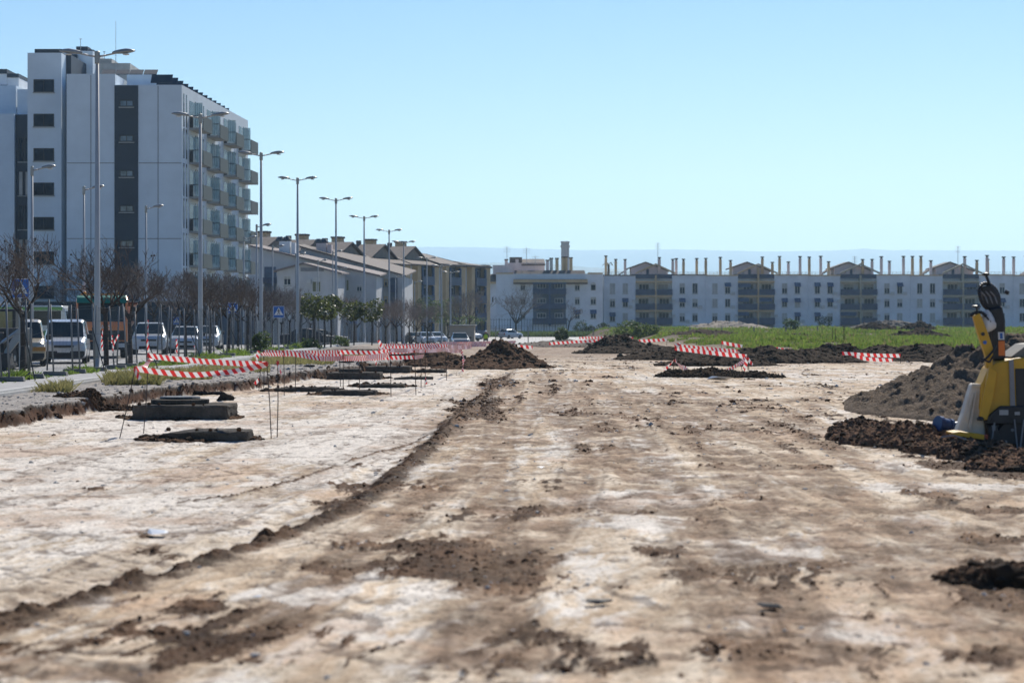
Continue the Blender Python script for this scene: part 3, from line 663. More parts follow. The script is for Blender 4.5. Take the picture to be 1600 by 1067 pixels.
    if k in (0, 2, 3): # television aerials
        m = MB(); u = {0: 86, 2: 75, 3: 77}[k]; top = {0: 379, 2: 400, 3: 384}[k]
        m.tube((X(u), YE+2, ez(425)), (X(u), YE+2, ez(top)), .05, n=5)
        for q in range(4): m.tube((X(u)-.5, YE+2, ez(top+1)-q*.35), (X(u)+.5, YE+2, ez(top+1)-q*.35), .03, n=4)
        m.build('aerial', M_GALV, t)
    return t
labs = ['white flats with ochre framed balconies, next to the grimy flats behind the earth heap', 'white flats with ochre balcony frames, second of the long white row from its left end', 'white flats with cream balcony frames, behind the pale sand heap and grass',
        'white flats in the long row, behind the two far dark heaps on the grass', 'white flats in the long row, behind the black column of the yellow machine', 'last visible white flats at the right edge of the long row']
for k in range(5): back_unit(k, 943+160*k, labs[k])

# grimy flats with mansard tile roof left of them
YG = 424.0
t = empty('white_flats', (PX(850, YG), YG, -1.1), 'weathered white flats with a long brown tile roof, behind the large round bare tree', 'flats', 'long white flats across the back')
g = lambda px: PX(px, YG); h = lambda py: PZ(py, YG)
m = MB(); m.box(g(759), g(775), YG+4, YG+14, -1.3, h(441)); m.box(g(775.1), g(942), YG, YG+14, -1.3, h(428)); m.build('wall', M_WHITE2, t)
m = MB(); m.slab([(g(802), YG-1, h(441)), (g(918), YG-1, h(441)), (g(914), YG+3, h(422)), (g(804), YG+3, h(422))], .4); m.slab([(g(756), YG+3, h(440)), (g(776), YG+3, h(438)), (g(776), YG+8, h(427)), (g(766), YG+8, h(427))], .3); m.build('roof', M_TILE, t)
m = MB(); m.box(g(802), g(918), YG-1.1, YG-.98, h(441.5), h(437)); m.box(g(757), g(776), YG+2.9, YG+3, h(443), h(440)); m.box(g(775), g(802), YG-.2, YG-.01, h(428), h(426)); m.box(g(918), g(942), YG-.2, YG-.01, h(428), h(426)); m.build('eaves_board', M_OCHRE, t)
for u0, u1 in ((833, 857), (860.5, 884)):
    m = MB(); m.box(g(u0), g(u1), YG-.05, YG-.01, h(507), h(441.8)); m.build('recess_shade_sheet', M_DARKIN, t)  # thin dark sheet imitates the shaded depth behind the balconies
    for b in (460, 483, 506):
        m = MB(); m.box(g(u0-.5), g(u1+.5), YG-1.3, YG-.052, h(b), h(b-9)); m.build('balcony', M_BLUE, t)
        window(t, g(u0+6), g(u1-4), h(b-9), h(b-17), YG-.052, frame=M_WFRAME, mull=2, t=.12)
m = MB(); m.box(g(832), g(884.5), YG-1.3, YG-.06, h(444), h(441.7)); m.box(g(857.2), g(860.3), YG-1.25, YG-.06, h(509), h(444)); m.build('balcony_frame', M_BLUED, t)
for (px, w_) in ((879+23, 4), (927, 4.5), (817, 4)):
    for b, a in ((454, 443), (476, 464), (498, 487)):
        if px == 927 and b == 454:
            mm = MB(); r = 4.2*YG/F; mm.prism([(g(px)-r, h(454)), (g(px)+r, h(454))]+[(g(px)+r*math.cos(q), h(445)+r*math.sin(q)) for q in [math.pi*i/8 for i in range(9)]], YG-.05, YG-.004, 'y'); w2 = mm.build('arched_window', M_WFRAME, t)
            mm = MB(); mm.box(g(px)-r+.1, g(px)+r-.1, YG-.06, YG-.052, h(453.5), h(445)); mm.build('pane', M_PANE, w2)
        else: window(t, g(px-w_), g(px+w_), h(b), h(a), YG, frame=M_WFRAME, mull=1, shutter=.3, t=.1)
    if px != 817: m = MB(); m.slab([(g(px-5), YG-1, h(490)), (g(px+5), YG-1, h(490)), (g(px+5), YG-.05, h(484)), (g(px-5), YG-.05, h(484))], .08); m.build('awning', M_BLUED, t)
for a0 in (768.5, 774): m = MB(); m.box(g(a0), g(a0+2), YG+3.93, YG+3.99, h(472), h(464)); m.build('small_window', M_PANE, t)
m = MB(); m.box(g(770), g(800), YG+1.5, YG+9, h(428), h(414)); m.box(g(789), g(852), YG+8, YG+13, h(428), h(409)); m.build('penthouse', M_PINK, t)
m = MB(); m.slab([(g(815), YG+7.6, h(411)), (g(853), YG+7.6, h(411)), (g(852), YG+12, h(402)), (g(816), YG+12, h(402))], .3); m.box(g(796), g(816), YG+8.5, YG+12, h(409), h(400)); m.build('penthouse_roof', M_TILE, t)
for px, hh, mm_ in ((808, 24, M_PINK), (856, 21, M_PINK), (862, 24, M_SHUT), (871, 24, M_OCHRE), (881, 26, M_OCHRE), (885, 26, M_OCHRE), (893, 25, M_OCHRE), (791, 22, M_PINK)):
    z0 = h(428); m = MB(); m.box(g(px)-.3, g(px)+.3, YG+4, YG+4.7, z0, z0+hh*YG/F); c = m.build('chimney', mm_, t)
    m = MB(); m.box(g(px)-.38, g(px)+.38, YG+3.9, YG+4.8, z0+hh*YG/F+.003, z0+hh*YG/F+.25); m.build('chimney_cap', M_TILE, c)
m = MB()
for px, py in ((792, 383), (823, 385), (837, 398)):
    m.tube((g(px), YG+6, h(412)), (g(px), YG+6, h(py)), .05, n=5); [m.tube((g(px)-.7, YG+6, h(py+2)-q*.4), (g(px)+.7, YG+6, h(py+2)-q*.4), .03, n=4) for q in range(3)]
m.build('aerial', M_GALV, t)
# ---------- industrial stack beyond
Yc = 640
t = empty('factory_chimney', (PX(883, Yc), Yc, -1.1), 'tall grey metal factory chimney rising behind the weathered flats', 'chimney')
m = MB(); m.lathe([(1.15, 0), (1.15, 1+PZ(396, Yc)), (1.15, 1+PZ(378, Yc)+.1)], 14, c=(PX(883, Yc), Yc, -1.1)); m.build('stack', mat('stack_metal', (.40, .42, .44), .5, var=.12, scale=.3), t, smooth=False)
m = MB(); m.lathe([(1.35, 0), (1.35, .7)], 14, c=(PX(883, Yc), Yc, PZ(387, Yc))); m.lathe([(1.3, 0), (1.3, .5)], 14, c=(PX(883, Yc), Yc, PZ(380, Yc))); m.build('collar', M_GALV, t)
# ---------- boundary walls and utility hut
def wallobj(name, label, x0, x1, y0, y1, z0, z1, m_, cat='wall'):
    t = empty(name, ((x0+x1)/2, y0, z0), label, cat); m = MB(); m.box(x0, x1, y0, y1, z0, z1); m.build('wall', m_, t)
    m = MB(); m.box(x0-.05, x1+.05, y0-.05, y1+.05, z1+.002, z1+.08); m.build('coping', M_SLAB, t); return t
wallobj('garden_wall', 'low pale wall at the foot of the weathered white flats', PX(745, 412), PX(815, 412), 412, 412.3, -1.3, PZ(513.5, 412), M_WHITE2)
wallobj('garden_wall', 'low pale wall running in front of the ochre framed white flats', PX(925, 414), PX(1010, 414), 414, 414.3, -1.3, PZ(515.5, 414), M_WHITE2)
wallobj('perimeter_wall', 'dark grey perimeter wall at the foot of the tall apartment block', -52, PX(318, 186), 182, 182.3, -.6, PZ(472, 182), M_GREYP)
wallobj('perimeter_wall', 'blue grey corrugated wall behind the bare trees beside the tall block', PX(319, 184), PX(402, 184), 184, 184.3, -.6, PZ(478, 184), mat('blue_grey_sheet', (.12, .15, .18), .6, var=.3, scale=2, aniso=(4, 4, .1)))
t = empty('utility_hut', (PX(724, 205), 205, -.8), 'windowless beige utility hut beside the far end of the mesh fence', 'hut')
m = MB(); m.box(PX(703, 205), PX(741, 205), 205, 211, -1, PZ(509.5, 205)); m.build('wall', mat('beige_render', (.40, .36, .30), .9, var=.1, scale=.6), t)
m = MB(); m.box(PX(702, 205), PX(743, 205), 204.8, 211.2, PZ(509.3, 205), PZ(507.5, 205)); m.build('roof_slab', M_SLAB, t)
# garden railings between ochre row and flats
def railing(label, x0, y0, x1, y1, z0, hgt, step=.45, m_=None, r=.025):
    t = empty('railing_fence', (x0, y0, z0), label, 'fence'); L_ = math.hypot(x1-x0, y1-y0); n = int(L_/step); m = MB()
    for i in range(n+1):
        x = x0+(x1-x0)*i/n; y = y0+(y1-y0)*i/n; m.box(x-r, x+r, y-r, y+r, z0, z0+hgt)
    m.build('bars', m_ or M_FRAME, t); m = MB()
    for q in (.08, .95): m.tube((x0, y0, z0+hgt*q), (x1, y1, z0+hgt*q), .03, n=4)
    m.build('rails', m_ or M_FRAME, t)
    m = MB(); [m.box(x0+(x1-x0)*i/8-.06, x0+(x1-x0)*i/8+.06, y0+(y1-y0)*i/8-.06, y0+(y1-y0)*i/8+.06, z0, z0+hgt+.1) for i in range(9)]; m.build('posts', m_ or M_FRAME, t)
railing('dark railing in front of the weathered white flats, behind the round bare tree', PX(745, 408), 408, PX(885, 408), 408, -1.2, 3.2, .5)
railing('dark garden railing at the foot of the ochre and blue flats', PX(640, 335), 335, PX(760, 370), 370, -1.2, 2.4, .5)
# ================================================================ STREET LAMPS
M_LAMP = mat('grey_lamp_paint', (.46, .45, .43), .5, metal=.2, var=.1, scale=1)
M_LAMPH = mat('lamp_head_casing', (.28, .285, .28), .35, metal=.3, var=.1)
M_LENS = mat('lamp_diffuser', (.55, .56, .55), .25)
def lamp_head(parent, sx, x0, z0, L_=1.15, drop=0):
    """teardrop cobra head pointing along sx from x0"""
    n = 12; m = MB(); vs = []; fs = []
    st = [(0, .045, .045), (.12, .08, .075), (.35, .12, .10), (.65, .15, .115), (.9, .13, .085), (1.05, .08, .045), (1.12, .02, .02)]
    for (u, w_, h_) in st:
        for i in range(n):
            a = 2*math.pi*i/n; zz = math.sin(a); zz = zz*h_ if zz > 0 else zz*h_*.45
            vs.append((x0+sx*u*L_/1.12, w_*math.cos(a)*1.05, z0+zz+.06*u))
    for k in range(len(st)-1):
        for i in range(n): fs.append((k*n+i, k*n+(i+1) % n, (k+1)*n+(i+1) % n, (k+1)*n+i))
    fs += [tuple(range(n)), tuple(range((len(st)-1)*n, len(st)*n))]
    m.add(vs, fs); o = m.build('lamp_head', M_LAMPH, parent, smooth=True, local=True)
    m = MB(); m.lathe([(.02, -.02), (.10, -.005), (.115, .03)], 10, c=(x0+sx*.6*L_, 0, z0-.05)); m.build('lens', M_LENS, o, smooth=True, local=True)
    return o
def make_lamp(double, H):
    t = empty('street_lamp', (0, 0, 0)); r0, r1 = (.105, .055) if double else (.08, .045)
    m = MB(); m.lathe([(r0*1.5, 0), (r0*1.5, .02), (r0*1.05, .03), (r0*1.0, 1.4), (r0*.98, 1.42), (r1, H-.1)], 12); m.build('pole', M_LAMP, t, smooth=True, local=True)
    m = MB(); m.lathe([(r1*1.5, H-.35), (r1*1.6, H-.3), (r1*1.6, H+.03), (r1*.9, H+.06)], 10); m.build('collar', M_LAMPH, t, smooth=False, local=True)
    m = MB(); m.box(-.06, .06, -r0-.008, -r0*.8, .45, .85); m.build('access_door', M_LAMPH, t, local=True)
    AL = .56 if double else .48
    for sx in ((-1, 1) if double else (1,)):
        m = MB(); pts = [(sx*(r1*.8), 0, H-.12), (sx*AL*.5, 0, H-.08), (sx*AL, 0, H-.02)]
        m.path(pts, [.035, .03, .028], 8); m.build('arm', M_LAMP, t, smooth=True, local=True)
        lamp_head(t, sx, sx*(AL-.08), H-.01, .74 if double else .60)
    return t
protoD = make_lamp(True, 10.25); firstD = True
DL = [(152, 72, 83), (313, 94.5, 180), (408, 116.4, 240), (465, 138, 279), (525, 160, 311), (569, 182, 339), (608, 204, 360), (631, 226, 378)]
gD = 'double-headed street lamps along the fence'
for i, (px, Y, ph) in enumerate(DL):
    o = protoD if i == 0 else copy_tree(protoD)
    zb = float(S(Y)); o.location = (PX(px, Y), Y, zb+.0); o.scale = (1, 1, (PZ(ph, Y)-zb)/10.25)
    tag(o, 'tall grey double-headed street lamp, '+('nearest, behind the concrete fence feet' if i == 0 else 'beyond the crossing signs at the far end' if i == 7 else ordw(i)+' along the row from the nearest'), 'street lamp', gD); o.rotation_euler = (0, 0, [0, .02, -.03, .04, .0, .05, -.02, .1][i])
for i, (px, Y, ph) in enumerate(((697-30, 262, 403), (690, 268, 415), (704, 300, 425))):
    o = copy_tree(protoD); zb = float(S(Y)); o.location = (PX(px, Y), Y, zb); o.scale = (1, 1, (PZ(ph, Y)-zb)/10.25)
    tag(o, ['slim double-headed lamp in front of the ochre flats, leftmost of three', 'slim double-headed lamp in front of the ochre flats, middle of three', 'slim double-headed lamp in front of the ochre flats, rightmost of three'][i], 'street lamp', 'distant double-headed lamps')
protoS = make_lamp(False, 8.0)
SL = [(50, 93, 262), (131, 107, 293), (228, 125, 323), (401, 149, 352), (381, 171, 371), (426, 191.6, 385), (462, 213.7, 397), (497, 236, 407), (531, 271, 419), (566, 317, 431), (520, 225, 393), (586, 300, 452), (618, 260, 432), (648, 285, 440)]
wh = ['in front of the windowed left part of the tall block', 'in front of the white wall left of the near tall lamp', 'in front of the white wall right of the dark cladding strip', 'at the right edge of the tall block, tallest of its group',
      'just right of the tall block balconies', 'rising before the faded long roof', 'rising before the gable fronted white house', 'between the gable house and the chimneys of the row', 'in front of the dark tiled long roof', 'in front of the balconied house end',
      'with its head just below the roof ridges', 'with a low head before the balconied house', 'standing before the first ochre bay', 'standing before the second blue bay']
for i, (px, Y, ph) in enumerate(SL):
    o = protoS if i == 0 else copy_tree(protoS); zb = float(S(Y)); o.location = (PX(px, Y), Y, zb); o.scale = (1, 1, (PZ(ph, Y)-zb)/8.0)
    tag(o, 'slim single-headed street lamp '+wh[i], 'street lamp', 'single-headed street lamps across the street')

# ================================================================ SIGNS
M_SBLUE = mat('sign_blue', (.02, .12, .42), .4, var=.06); M_SWHITE = mat('sign_white', (.72, .73, .73), .4, var=.04)
def crossing_sign(px, py, wpx, Y, label, rz=0, zb=0, figure=True):
    x = PX(px, Y); zc = PZ(py, Y); W = wpx/F*Y/2; t = empty('crossing_sign', (x, Y, zb), label, 'road sign', 'pedestrian crossing signs', rz)
    c = zc-zb
    m = MB(); m.tube((0, .05, 0), (0, .05, c+W), .035, n=8); m.build('post', M_GALV, t, local=True)
    m = MB(); m.box(-W, W, -.01, .01, c-W*1.12, c+W); pl = m.build('sign_plate', M_SBLUE, t, local=True, bevel=.01)
    m = MB(); e = W*.93
    for a in ((-e, e, c+W*.93, c+W*.985), (-e, e, c-W*1.1, c-W*1.04)): m.box(a[0], a[1], -.014, -.0105, a[2], a[3])
    m.box(-W*.98, -W*.92, -.014, -.0105, c-W*1.035, c+W*.925); m.box(W*.92, W*.98, -.014, -.0105, c-W*1.035, c+W*.925); m.build('sign_border', M_SWHITE, pl, local=True)
    m = MB(); m.prism([(-W*.8, c-W*.62), (W*.8, c-W*.62), (0, c+W*.78)], -.015, -.0108, 'y'); m.build('triangle', M_SWHITE, pl, local=True)
    m = MB(); k = W/.3
    def pr(pts): m.prism([(a*k, c+b*k) for a, b in pts], -.019, -.0153, 'y')
    if figure:
        pr([(-.02, .1), (.02, .1), (.03, .13), (0, .155), (-.03, .13)]); pr([(-.03, .09), (.03, .09), (.03, -.03), (-.02, -.03)])
        pr([(-.02, -.035), (.01, -.035), (-.05, -.16), (-.08, -.15)]); pr([(.0, -.035), (.03, -.035), (.08, -.15), (.05, -.16)])
        pr([(.032, .08), (.032, .05), (.08, 0), (.09, .015)]); pr([(-.032, .08), (-.032, .05), (-.08, .0), (-.09, .02)])
        for q in (-.13, -.06, .01, .1): pr([(q, -.17), (q+.03, -.17), (q+.03, -.18), (q, -.18)])
    m.build('walking_figure', M_BLACK, pl, local=True)
crossing_sign(363.5, 481, 16.5, 124, 'blue crossing sign seen at a slant, between the second and third tall lamps', .35)
crossing_sign(435.5, 487, 17.5, 117, 'blue pedestrian crossing sign squarely facing, right of the third tall lamp')
crossing_sign(276, 501, 11, 160, 'small blue crossing sign above the white hatchback', .3)
crossing_sign(552, 498.5, 12.5, 180, 'blue crossing sign half hidden by the glossy small trees', .1, zb=-.2)
crossing_sign(32, 450, 29, 70, 'large blue crossing sign behind the leftmost bare tree, top left of the fence', .55)

# ================================================================ MESH FENCE
M_WIRE = mat('fence_wire', (.075, .08, .085), .65, spec=.3)
M_FPOST = mat('fence_post_steel', (.20, .205, .205), .6, metal=.2)
M_FOOT = mat('fence_foot_concrete', (.17, .165, .155), .9, var=.2, scale=4, bump=.4)
FW = 3.05
def fence_panel(w=FW, h=2.0, fine=True):
    t = empty('mesh_fence', (0, 0, 0)); z0 = .08
    m = MB(); m.tube((0, 0, .02), (0, 0, z0+h), .026, n=8); m.build('post', M_FPOST, t, local=True, smooth=True)
    m = MB(); m.tube((0, w, .02), (0, w, z0+h), .026, n=8); m.build('post', M_FPOST, t, local=True, smooth=True)
    m = MB()
    for zz in ([.15, .35, .75, 1.1, 1.5, 1.85, 1.93] if fine else [.15, 1.0, 1.93]): m.tube((0, .02, z0+zz), (0, w-.02, z0+zz), .0042 if fine else .008, n=3, caps=False)
    n = 19 if fine else 9
    for i in range(1, n): m.tube((0, w*i/n, z0+.12), (0, w*i/n, z0+1.95), .0028 if fine else .005, n=3, caps=False)
    m.build('mesh_infill', M_WIRE, t, local=True)
    return t
fp = fence_panel(); rr = random.Random(5)
def foot(x, y, z, rz, label):
    t = empty('concrete_block', (x, y, z), label, 'concrete block', 'concrete feet of the mesh fence', rz); o = FT.copy(); COL.objects.link(o); o.parent = t; o.hide_render = False
    return t
m = MB(); m.prism([(-.36, 0), (.36, 0), (.33, .13), (-.33, .13)], -.12, .12, 'y'); FTm = m
FT = m.build('block', M_FOOT, None, bevel=.012); FT0 = FT
m = MB(); [m.lathe([(.034, 0), (.034, .012)], 8, c=(xx, 0, .131)) for xx in (-.2, 0, .2)]
y = 44.0; i = 0; feet = 0; PANELS = []
whf = {0: 'at the left edge', }
first = True
while y < 232:
    x = -13.35+.008*(y-60)+rr.uniform(-.1, .1)
    o = fp if first else copy_tree(fp); first = False
    o.location = (x, y, float(S(y))+.05); nx = -13.35+.008*(y+FW-60)
    o.rotation_euler = (rr.uniform(-.05, .05), rr.uniform(-.08, .08), rr.uniform(-.06, .06)-.008)
    PANELS.append(o)
    if i < 17: tag(o, 'galvanised mesh fence panel standing on concrete feet, '+ordw(i)+' from the near end', 'fence', 'mesh fence panels along the pavement')
    else: tag(o, 'galvanised mesh fence panel in the distant part of the fence line', 'fence', 'distant mesh fence panels along the pavement')
    f = empty('concrete_block', (x+.05, y, float(S(y))+.047), None, 'concrete block', None, rr.uniform(-.15, .15))
    b = FT if i == 0 else FT.copy()
    if i: COL.objects.link(b)
    b.parent = f
    if i < 12: f['label'] = 'grey concrete block foot of the mesh fence, '+ordw(i)+' from the near end'; f['group'] = 'concrete feet of the mesh fence'
    else: f['label'] = 'grey concrete block foot in the distant part of the fence line'; f['group'] = 'distant concrete feet of the mesh fence'
    y += FW*rr.uniform(.97, 1.03) if y < 150 else FW*1.0; i += 1
# braces leaning on fence posts
for k, (px, pt_, pb, Y) in enumerate(((40, 497, 590, 60), (150, 512, 582, 68), (232, 520, 580, 74), (303, 520, 560, 92), (318, 518, 562, 97), (366, 512, 562, 104), (402, 518, 560, 108))):
    a = P(px-6, pt_, Y); b = P(px+15 if k < 3 else px+12, pb, Y); b.z = float(S(Y))+.05
    m = MB(); m.tube(a, b, .018, n=6); o = m.build('fence_brace', M_FRAME, loc=(b.x, b.y, b.z)); tag(o, 'thin dark brace rod leaning against the mesh fence, '+ordw(k)+' from the near end', 'brace', 'leaning fence braces')
# fence crossing in front of the far road
fp2 = fence_panel(3.4, 1.9, False)
for k in range(13):
    o = fp2 if k == 0 else copy_tree(fp2); Y = 236; o.location = (-8.6+k*3.45, Y+k*.35, float(S(Y))+.0); o.rotation_euler = (0, rr.uniform(-.03, .03), -math.pi/2+.1)
    tag(o, 'distant mesh fence panel crossing in front of the far road, '+ordw(k)+' from the left', 'fence', 'mesh fence panels before the far road')

# bollards and posts along the kerb
M_BOL = mat('bollard_white', (.6, .6, .6), .6)
# ================================================================ VEHICLES
M_TYRE = mat('tyre_rubber', (.02, .02, .02), .85); M_RIM = mat('wheel_rim', (.32, .33, .34), .35, metal=.6)
M_CGLASS = glassy('car_glass', (.03, .045, .05), .05); M_BUMP = mat('bumper_plastic', (.035, .036, .038), .6)
M_HEAD = mat('headlight_lens', (.65, .67, .68), .12, spec=.9); M_PLATE = mat('number_plate', (.7, .7, .68), .5)
M_RED = mat('tail_lens', (.35, .02, .02), .25)
def paint(name, c): return mat(name, c, .28, metal=.15, var=.05, coat=.6, spec=.6)
def wheel(parent, x, y, r, w_=.2):
    m = MB(); M = Matrix.Translation((x, y, r)) @ Matrix.Rotation(math.radians(90), 4, 'Y')
    m.lathe([(r*.62, -w_/2), (r*.92, -w_/2), (r, -w_*.3), (r, w_*.3), (r*.92, w_/2), (r*.62, w_/2)], 20, M=M); wo = m.build('wheel', M_TYRE, parent, local=True)
    m = MB(); m.lathe([(.05, -w_*.52), (r*.6, -w_*.46), (r*.6, w_*.46), (.05, w_*.52)], 12, M=M); m.build('rim', M_RIM, wo, local=True)
def loft_body(parent, st, pnt, kinds):
    """st: (y, zb, zbelt, zroof, wb, wbelt, wroof); kinds per interval: 'b' body, 's' side glass, 'w' windscreen"""
    ring = []
    for (y, zb, zm, zr, wb, wm, wr) in st:
        h_ = [(wb*.9, zb), (wb, zb+.1), (max(wb, wm)*1.01, (zb+zm)/2+.06), (wm, zm), (wr, zr-.05 if zr-zm > .1 else zr-.01), (wr*.86, zr)]
        ring.append([(x, y, z) for x, z in h_]+[(-x, y, z) for x, z in reversed(h_)])
    n = len(ring[0]); V = [p for r in ring for p in r]; B = []; Gs = []
    for i in range(len(ring)-1):
        for j in range(n):
            f = (i*n+j, i*n+(j+1) % n, (i+1)*n+(j+1) % n, (i+1)*n+j); k = kinds[i]
            g_ = (k == 's' and j in (3, 7)) or (k == 'w' and j in (3, 4, 5, 6, 7) and j == 5) or (k == 'w' and j in (4, 6))
            (Gs if g_ else B).append(f)
    B += [tuple(range(n)), tuple((len(ring)-1)*n+j for j in reversed(range(n)))]
    m = MB(); m.add(V, B); b = m.build('body', pnt, parent, local=True, smooth=False); fix_normals(b.data)
    m = MB(); m.add(V, Gs); g_ = m.build('windows', M_CGLASS, parent, local=True); fix_normals(g_.data)
    bm_ = b.modifiers.new('b', 'BEVEL'); bm_.width = .03; bm_.segments = 2; bm_.limit_method = 'ANGLE'; bm_.angle_limit = math.radians(20)
    return b
def make_car(name, label, cat, loc, rz, style, pnt, group=None, plate=True, extra=None):
    t = empty(name, loc, label, cat, group, rz)
    if style == 'van':
        W, H, Ln = .9, 1.82, 4.4
        st = [(0, .34, .72, .76, .72, .70, .55), (.13, .24, .86, .93, .86, .82, .70), (.55, .2, .97, 1.03, .9, .86, .74), (.95, .2, 1.03, 1.09, .9, .88, .77), (1.6, .2, 1.06, 1.72, .9, .88, .70), (2.1, .2, 1.08, 1.82, .9, .88, .74), (2.9, .2, 1.1, 1.83, .9, .88, .74), (4.25, .2, 1.1, 1.79, .9, .88, .74), (4.4, .3, 1.1, 1.7, .86, .84, .70)]
        kd = 'bbbwssbb'; wy = (.82, 3.6); wr_ = .32; hy = .05
    elif style == 'suv':
        W, H, Ln = .9, 1.68, 4.5
        st = [(0, .36, .72, .8, .74, .72, .6), (.12, .28, .9, .98, .88, .84, .72), (1.15, .26, 1.0, 1.07, .92, .88, .76), (1.95, .26, 1.04, 1.62, .92, .88, .66), (2.6, .26, 1.05, 1.68, .92, .88, .68), (3.9, .26, 1.08, 1.62, .92, .88, .66), (4.4, .3, 1.08, 1.12, .9, .86, .74), (4.5, .4, 1.0, 1.05, .84, .8, .7)]
        kd = 'bbwsswb'; wy = (.85, 3.6); wr_ = .35
    elif style == 'hatch':
        W, H, Ln = .86, 1.47, 4.0
        st = [(0, .32, .62, .68, .68, .66, .5), (.12, .22, .76, .84, .82, .78, .66), (1.0, .2, .9, .96, .86, .83, .7), (1.75, .2, .94, 1.42, .86, .83, .60), (2.3, .2, .95, 1.47, .86, .83, .62), (3.4, .2, .97, 1.43, .86, .83, .60), (3.85, .24, .97, 1.0, .84, .8, .68), (4.0, .35, .9, .94, .78, .74, .62)]
        kd = 'bbwsswb'; wy = (.75, 3.25); wr_ = .30
    else:
        W, H, Ln = .88, 1.45, 4.5
        st = [(0, .32, .62, .68, .68, .66, .5), (.12, .22, .76, .82, .84, .8, .66), (1.15, .2, .9, .95, .88, .84, .7), (1.95, .2, .93, 1.38, .88, .84, .60), (2.5, .2, .94, 1.45, .88, .84, .62), (3.3, .2, .95, 1.40, .88, .84, .60), (3.85, .2, .97, 1.02, .88, .84, .7), (4.4, .24, .95, 1.0, .84, .8, .68), (4.5, .35, .88, .92, .78, .74, .62)]
        kd = 'bbwsswbb'; wy = (.85, 3.6); wr_ = .31
    loft_body(t, st, pnt, kd)
    for sx in (-1, 1):
        for y in wy: wheel(t, sx*(W-.09), y, wr_)
        z = st[1][2]
        m = MB(); m.prism([(sx*.42, z-.20), (sx*.80, z-.14), (sx*.80, z-.0), (sx*.50, z-.07)], .01, .16, 'y'); m.build('headlight', M_HEAD, t, local=True, bevel=.02)
        m = MB(); m.box(sx*W-.0 if sx > 0 else -W-.2, sx*W+.2 if sx > 0 else -W, st[3][0]-.02-(.0), st[3][0]+.08, z+.16, z+.36); m.build('mirror', M_BUMP, t, local=True, bevel=.03)
        m = MB(); m.box(sx*.62-.1, sx*.62+.1, Ln-.06, Ln+.02, z-.1, z+.12); m.build('tail_light', M_RED, t, local=True, bevel=.01)
    m = MB(); m.prism([(-.78, .26), (.78, .26), (.84, .40), (.84, .52), (-.84, .52), (-.84, .40)], -.04, .2, 'y'); m.build('bumper', M_BUMP if style in ('van',) else pnt, t, local=True, bevel=.03)
    z = st[1][2]; m = MB(); m.box(-.40, .40, -.012, .12, z-.2, z-.10); m.box(-.5, .5, -.05, .1, .3, .44); m.build('grille', M_BUMP, t, local=True)
    if plate: m = MB(); m.box(-.26, .26, -.062, -.052, .46, .57); m.build('number_plate', M_PLATE, t, local=True)
    if extra: extra(t)
    return t
def zr_(Y): return float(S(Y))-.12
C_CREAM = paint('cream_paint', (.62, .52, .36)); C_SILV = paint('silver_white_paint', (.58, .60, .62)); C_WHT = paint('white_paint', (.68, .70, .71)); C_DRK = mat('dark_blue_paint', (.015, .018, .026), .45, spec=.3); C_GREY = paint('grey_paint', (.25, .26, .27))
M_ORNG = mat('orange_stripe', (.65, .28, .04), .45)
def stripe(t): m = MB(); m.prism([(-.88, .60), (.88, .60), (.88, .76), (-.88, .76)], -.02, .11, 'y'); m.build('orange_band', M_ORNG, t, local=True)
make_car('delivery_van', 'cream van with an orange front band, parked nearest behind the fence', 'van', (PX(52, 88), 86, zr_(86)), .22, 'van', C_CREAM, extra=stripe)
make_car('delivery_van', 'silver white van parked between the cream van and the orange truck', 'van', (PX(92, 91), 92, zr_(92)), .15, 'van', C_SILV)
make_car('parked_car', 'white sport utility car parked just right of the orange truck', 'car', (PX(237, 118), 117, zr_(117)), .12, 'suv', C_WHT)
make_car('parked_car', 'white hatchback facing the camera with sun glare on its roof edge', 'car', (PX(284, 120), 121, zr_(121)), .1, 'hatch', C_WHT)
make_car('parked_car', 'silver car mostly hidden behind the second tall lamp pole', 'car', (PX(316, 135), 136, zr_(136)), .05, 'hatch', C_SILV)
make_car('parked_car', 'dark car seen from the side behind the glossy small trees', 'car', (PX(437, 170)+4.5, 171, zr_(171)-.15), -math.pi/2+math.pi, 'sedan', C_DRK) .rotation_euler = (0, 0, math.pi/2)
make_car('parked_car', 'second dark car seen side-on, overlapping the first one beyond the fence', 'car', (PX(545, 182), 182, zr_(182)-.15), math.pi/2, 'sedan', C_DRK)
make_car('parked_car', 'grey car parked against the utility hut', 'car', (PX(722, 203), 200, float(S(200))-.45), .1, 'hatch', C_GREY)
make_car('delivery_van', 'white van parked just beyond the utility hut', 'van', (PX(748, 300), 300, -1.12), .9, 'van', C_WHT)
make_car('parked_car', 'small silver car alone on the far road, below the round bare tree', 'car', (PX(806, 345)+.5, 345, -1.12), 2.4, 'hatch', C_SILV)
for k, (px, Y) in enumerate(((690, 272), (672, 262), (655, 268))):
    make_car('parked_car', 'distant '+['white', 'silver', 'dark'][k]+' car glimpsed behind the fence, '+['nearest the utility hut', 'middle of three', 'farthest from the hut'][k], 'car', (PX(px, Y), Y, float(S(Y))-.1), .3, 'hatch', [C_WHT, C_SILV, C_DRK][k], 'cars glimpsed behind the distant fence')

def text_mesh(s, size, mt, parent, loc, rot, ext=.004, name='lettering'):
    c = bpy.data.curves.new(name, 'FONT'); c.body = s; c.size = size; c.extrude = ext; c.align_x = 'CENTER'
    o = bpy.data.objects.new(name, c); COL.objects.link(o); dg = bpy.context.evaluated_depsgraph_get(); me = bpy.data.meshes.new_from_object(o.evaluated_get(dg))
    bpy.data.objects.remove(o); me.materials.clear(); me.materials.append(mt); me.name = name
    o = bpy.data.objects.new(name, me); COL.objects.link(o); o.parent = parent; o.location = loc; o.rotation_euler = rot; return o
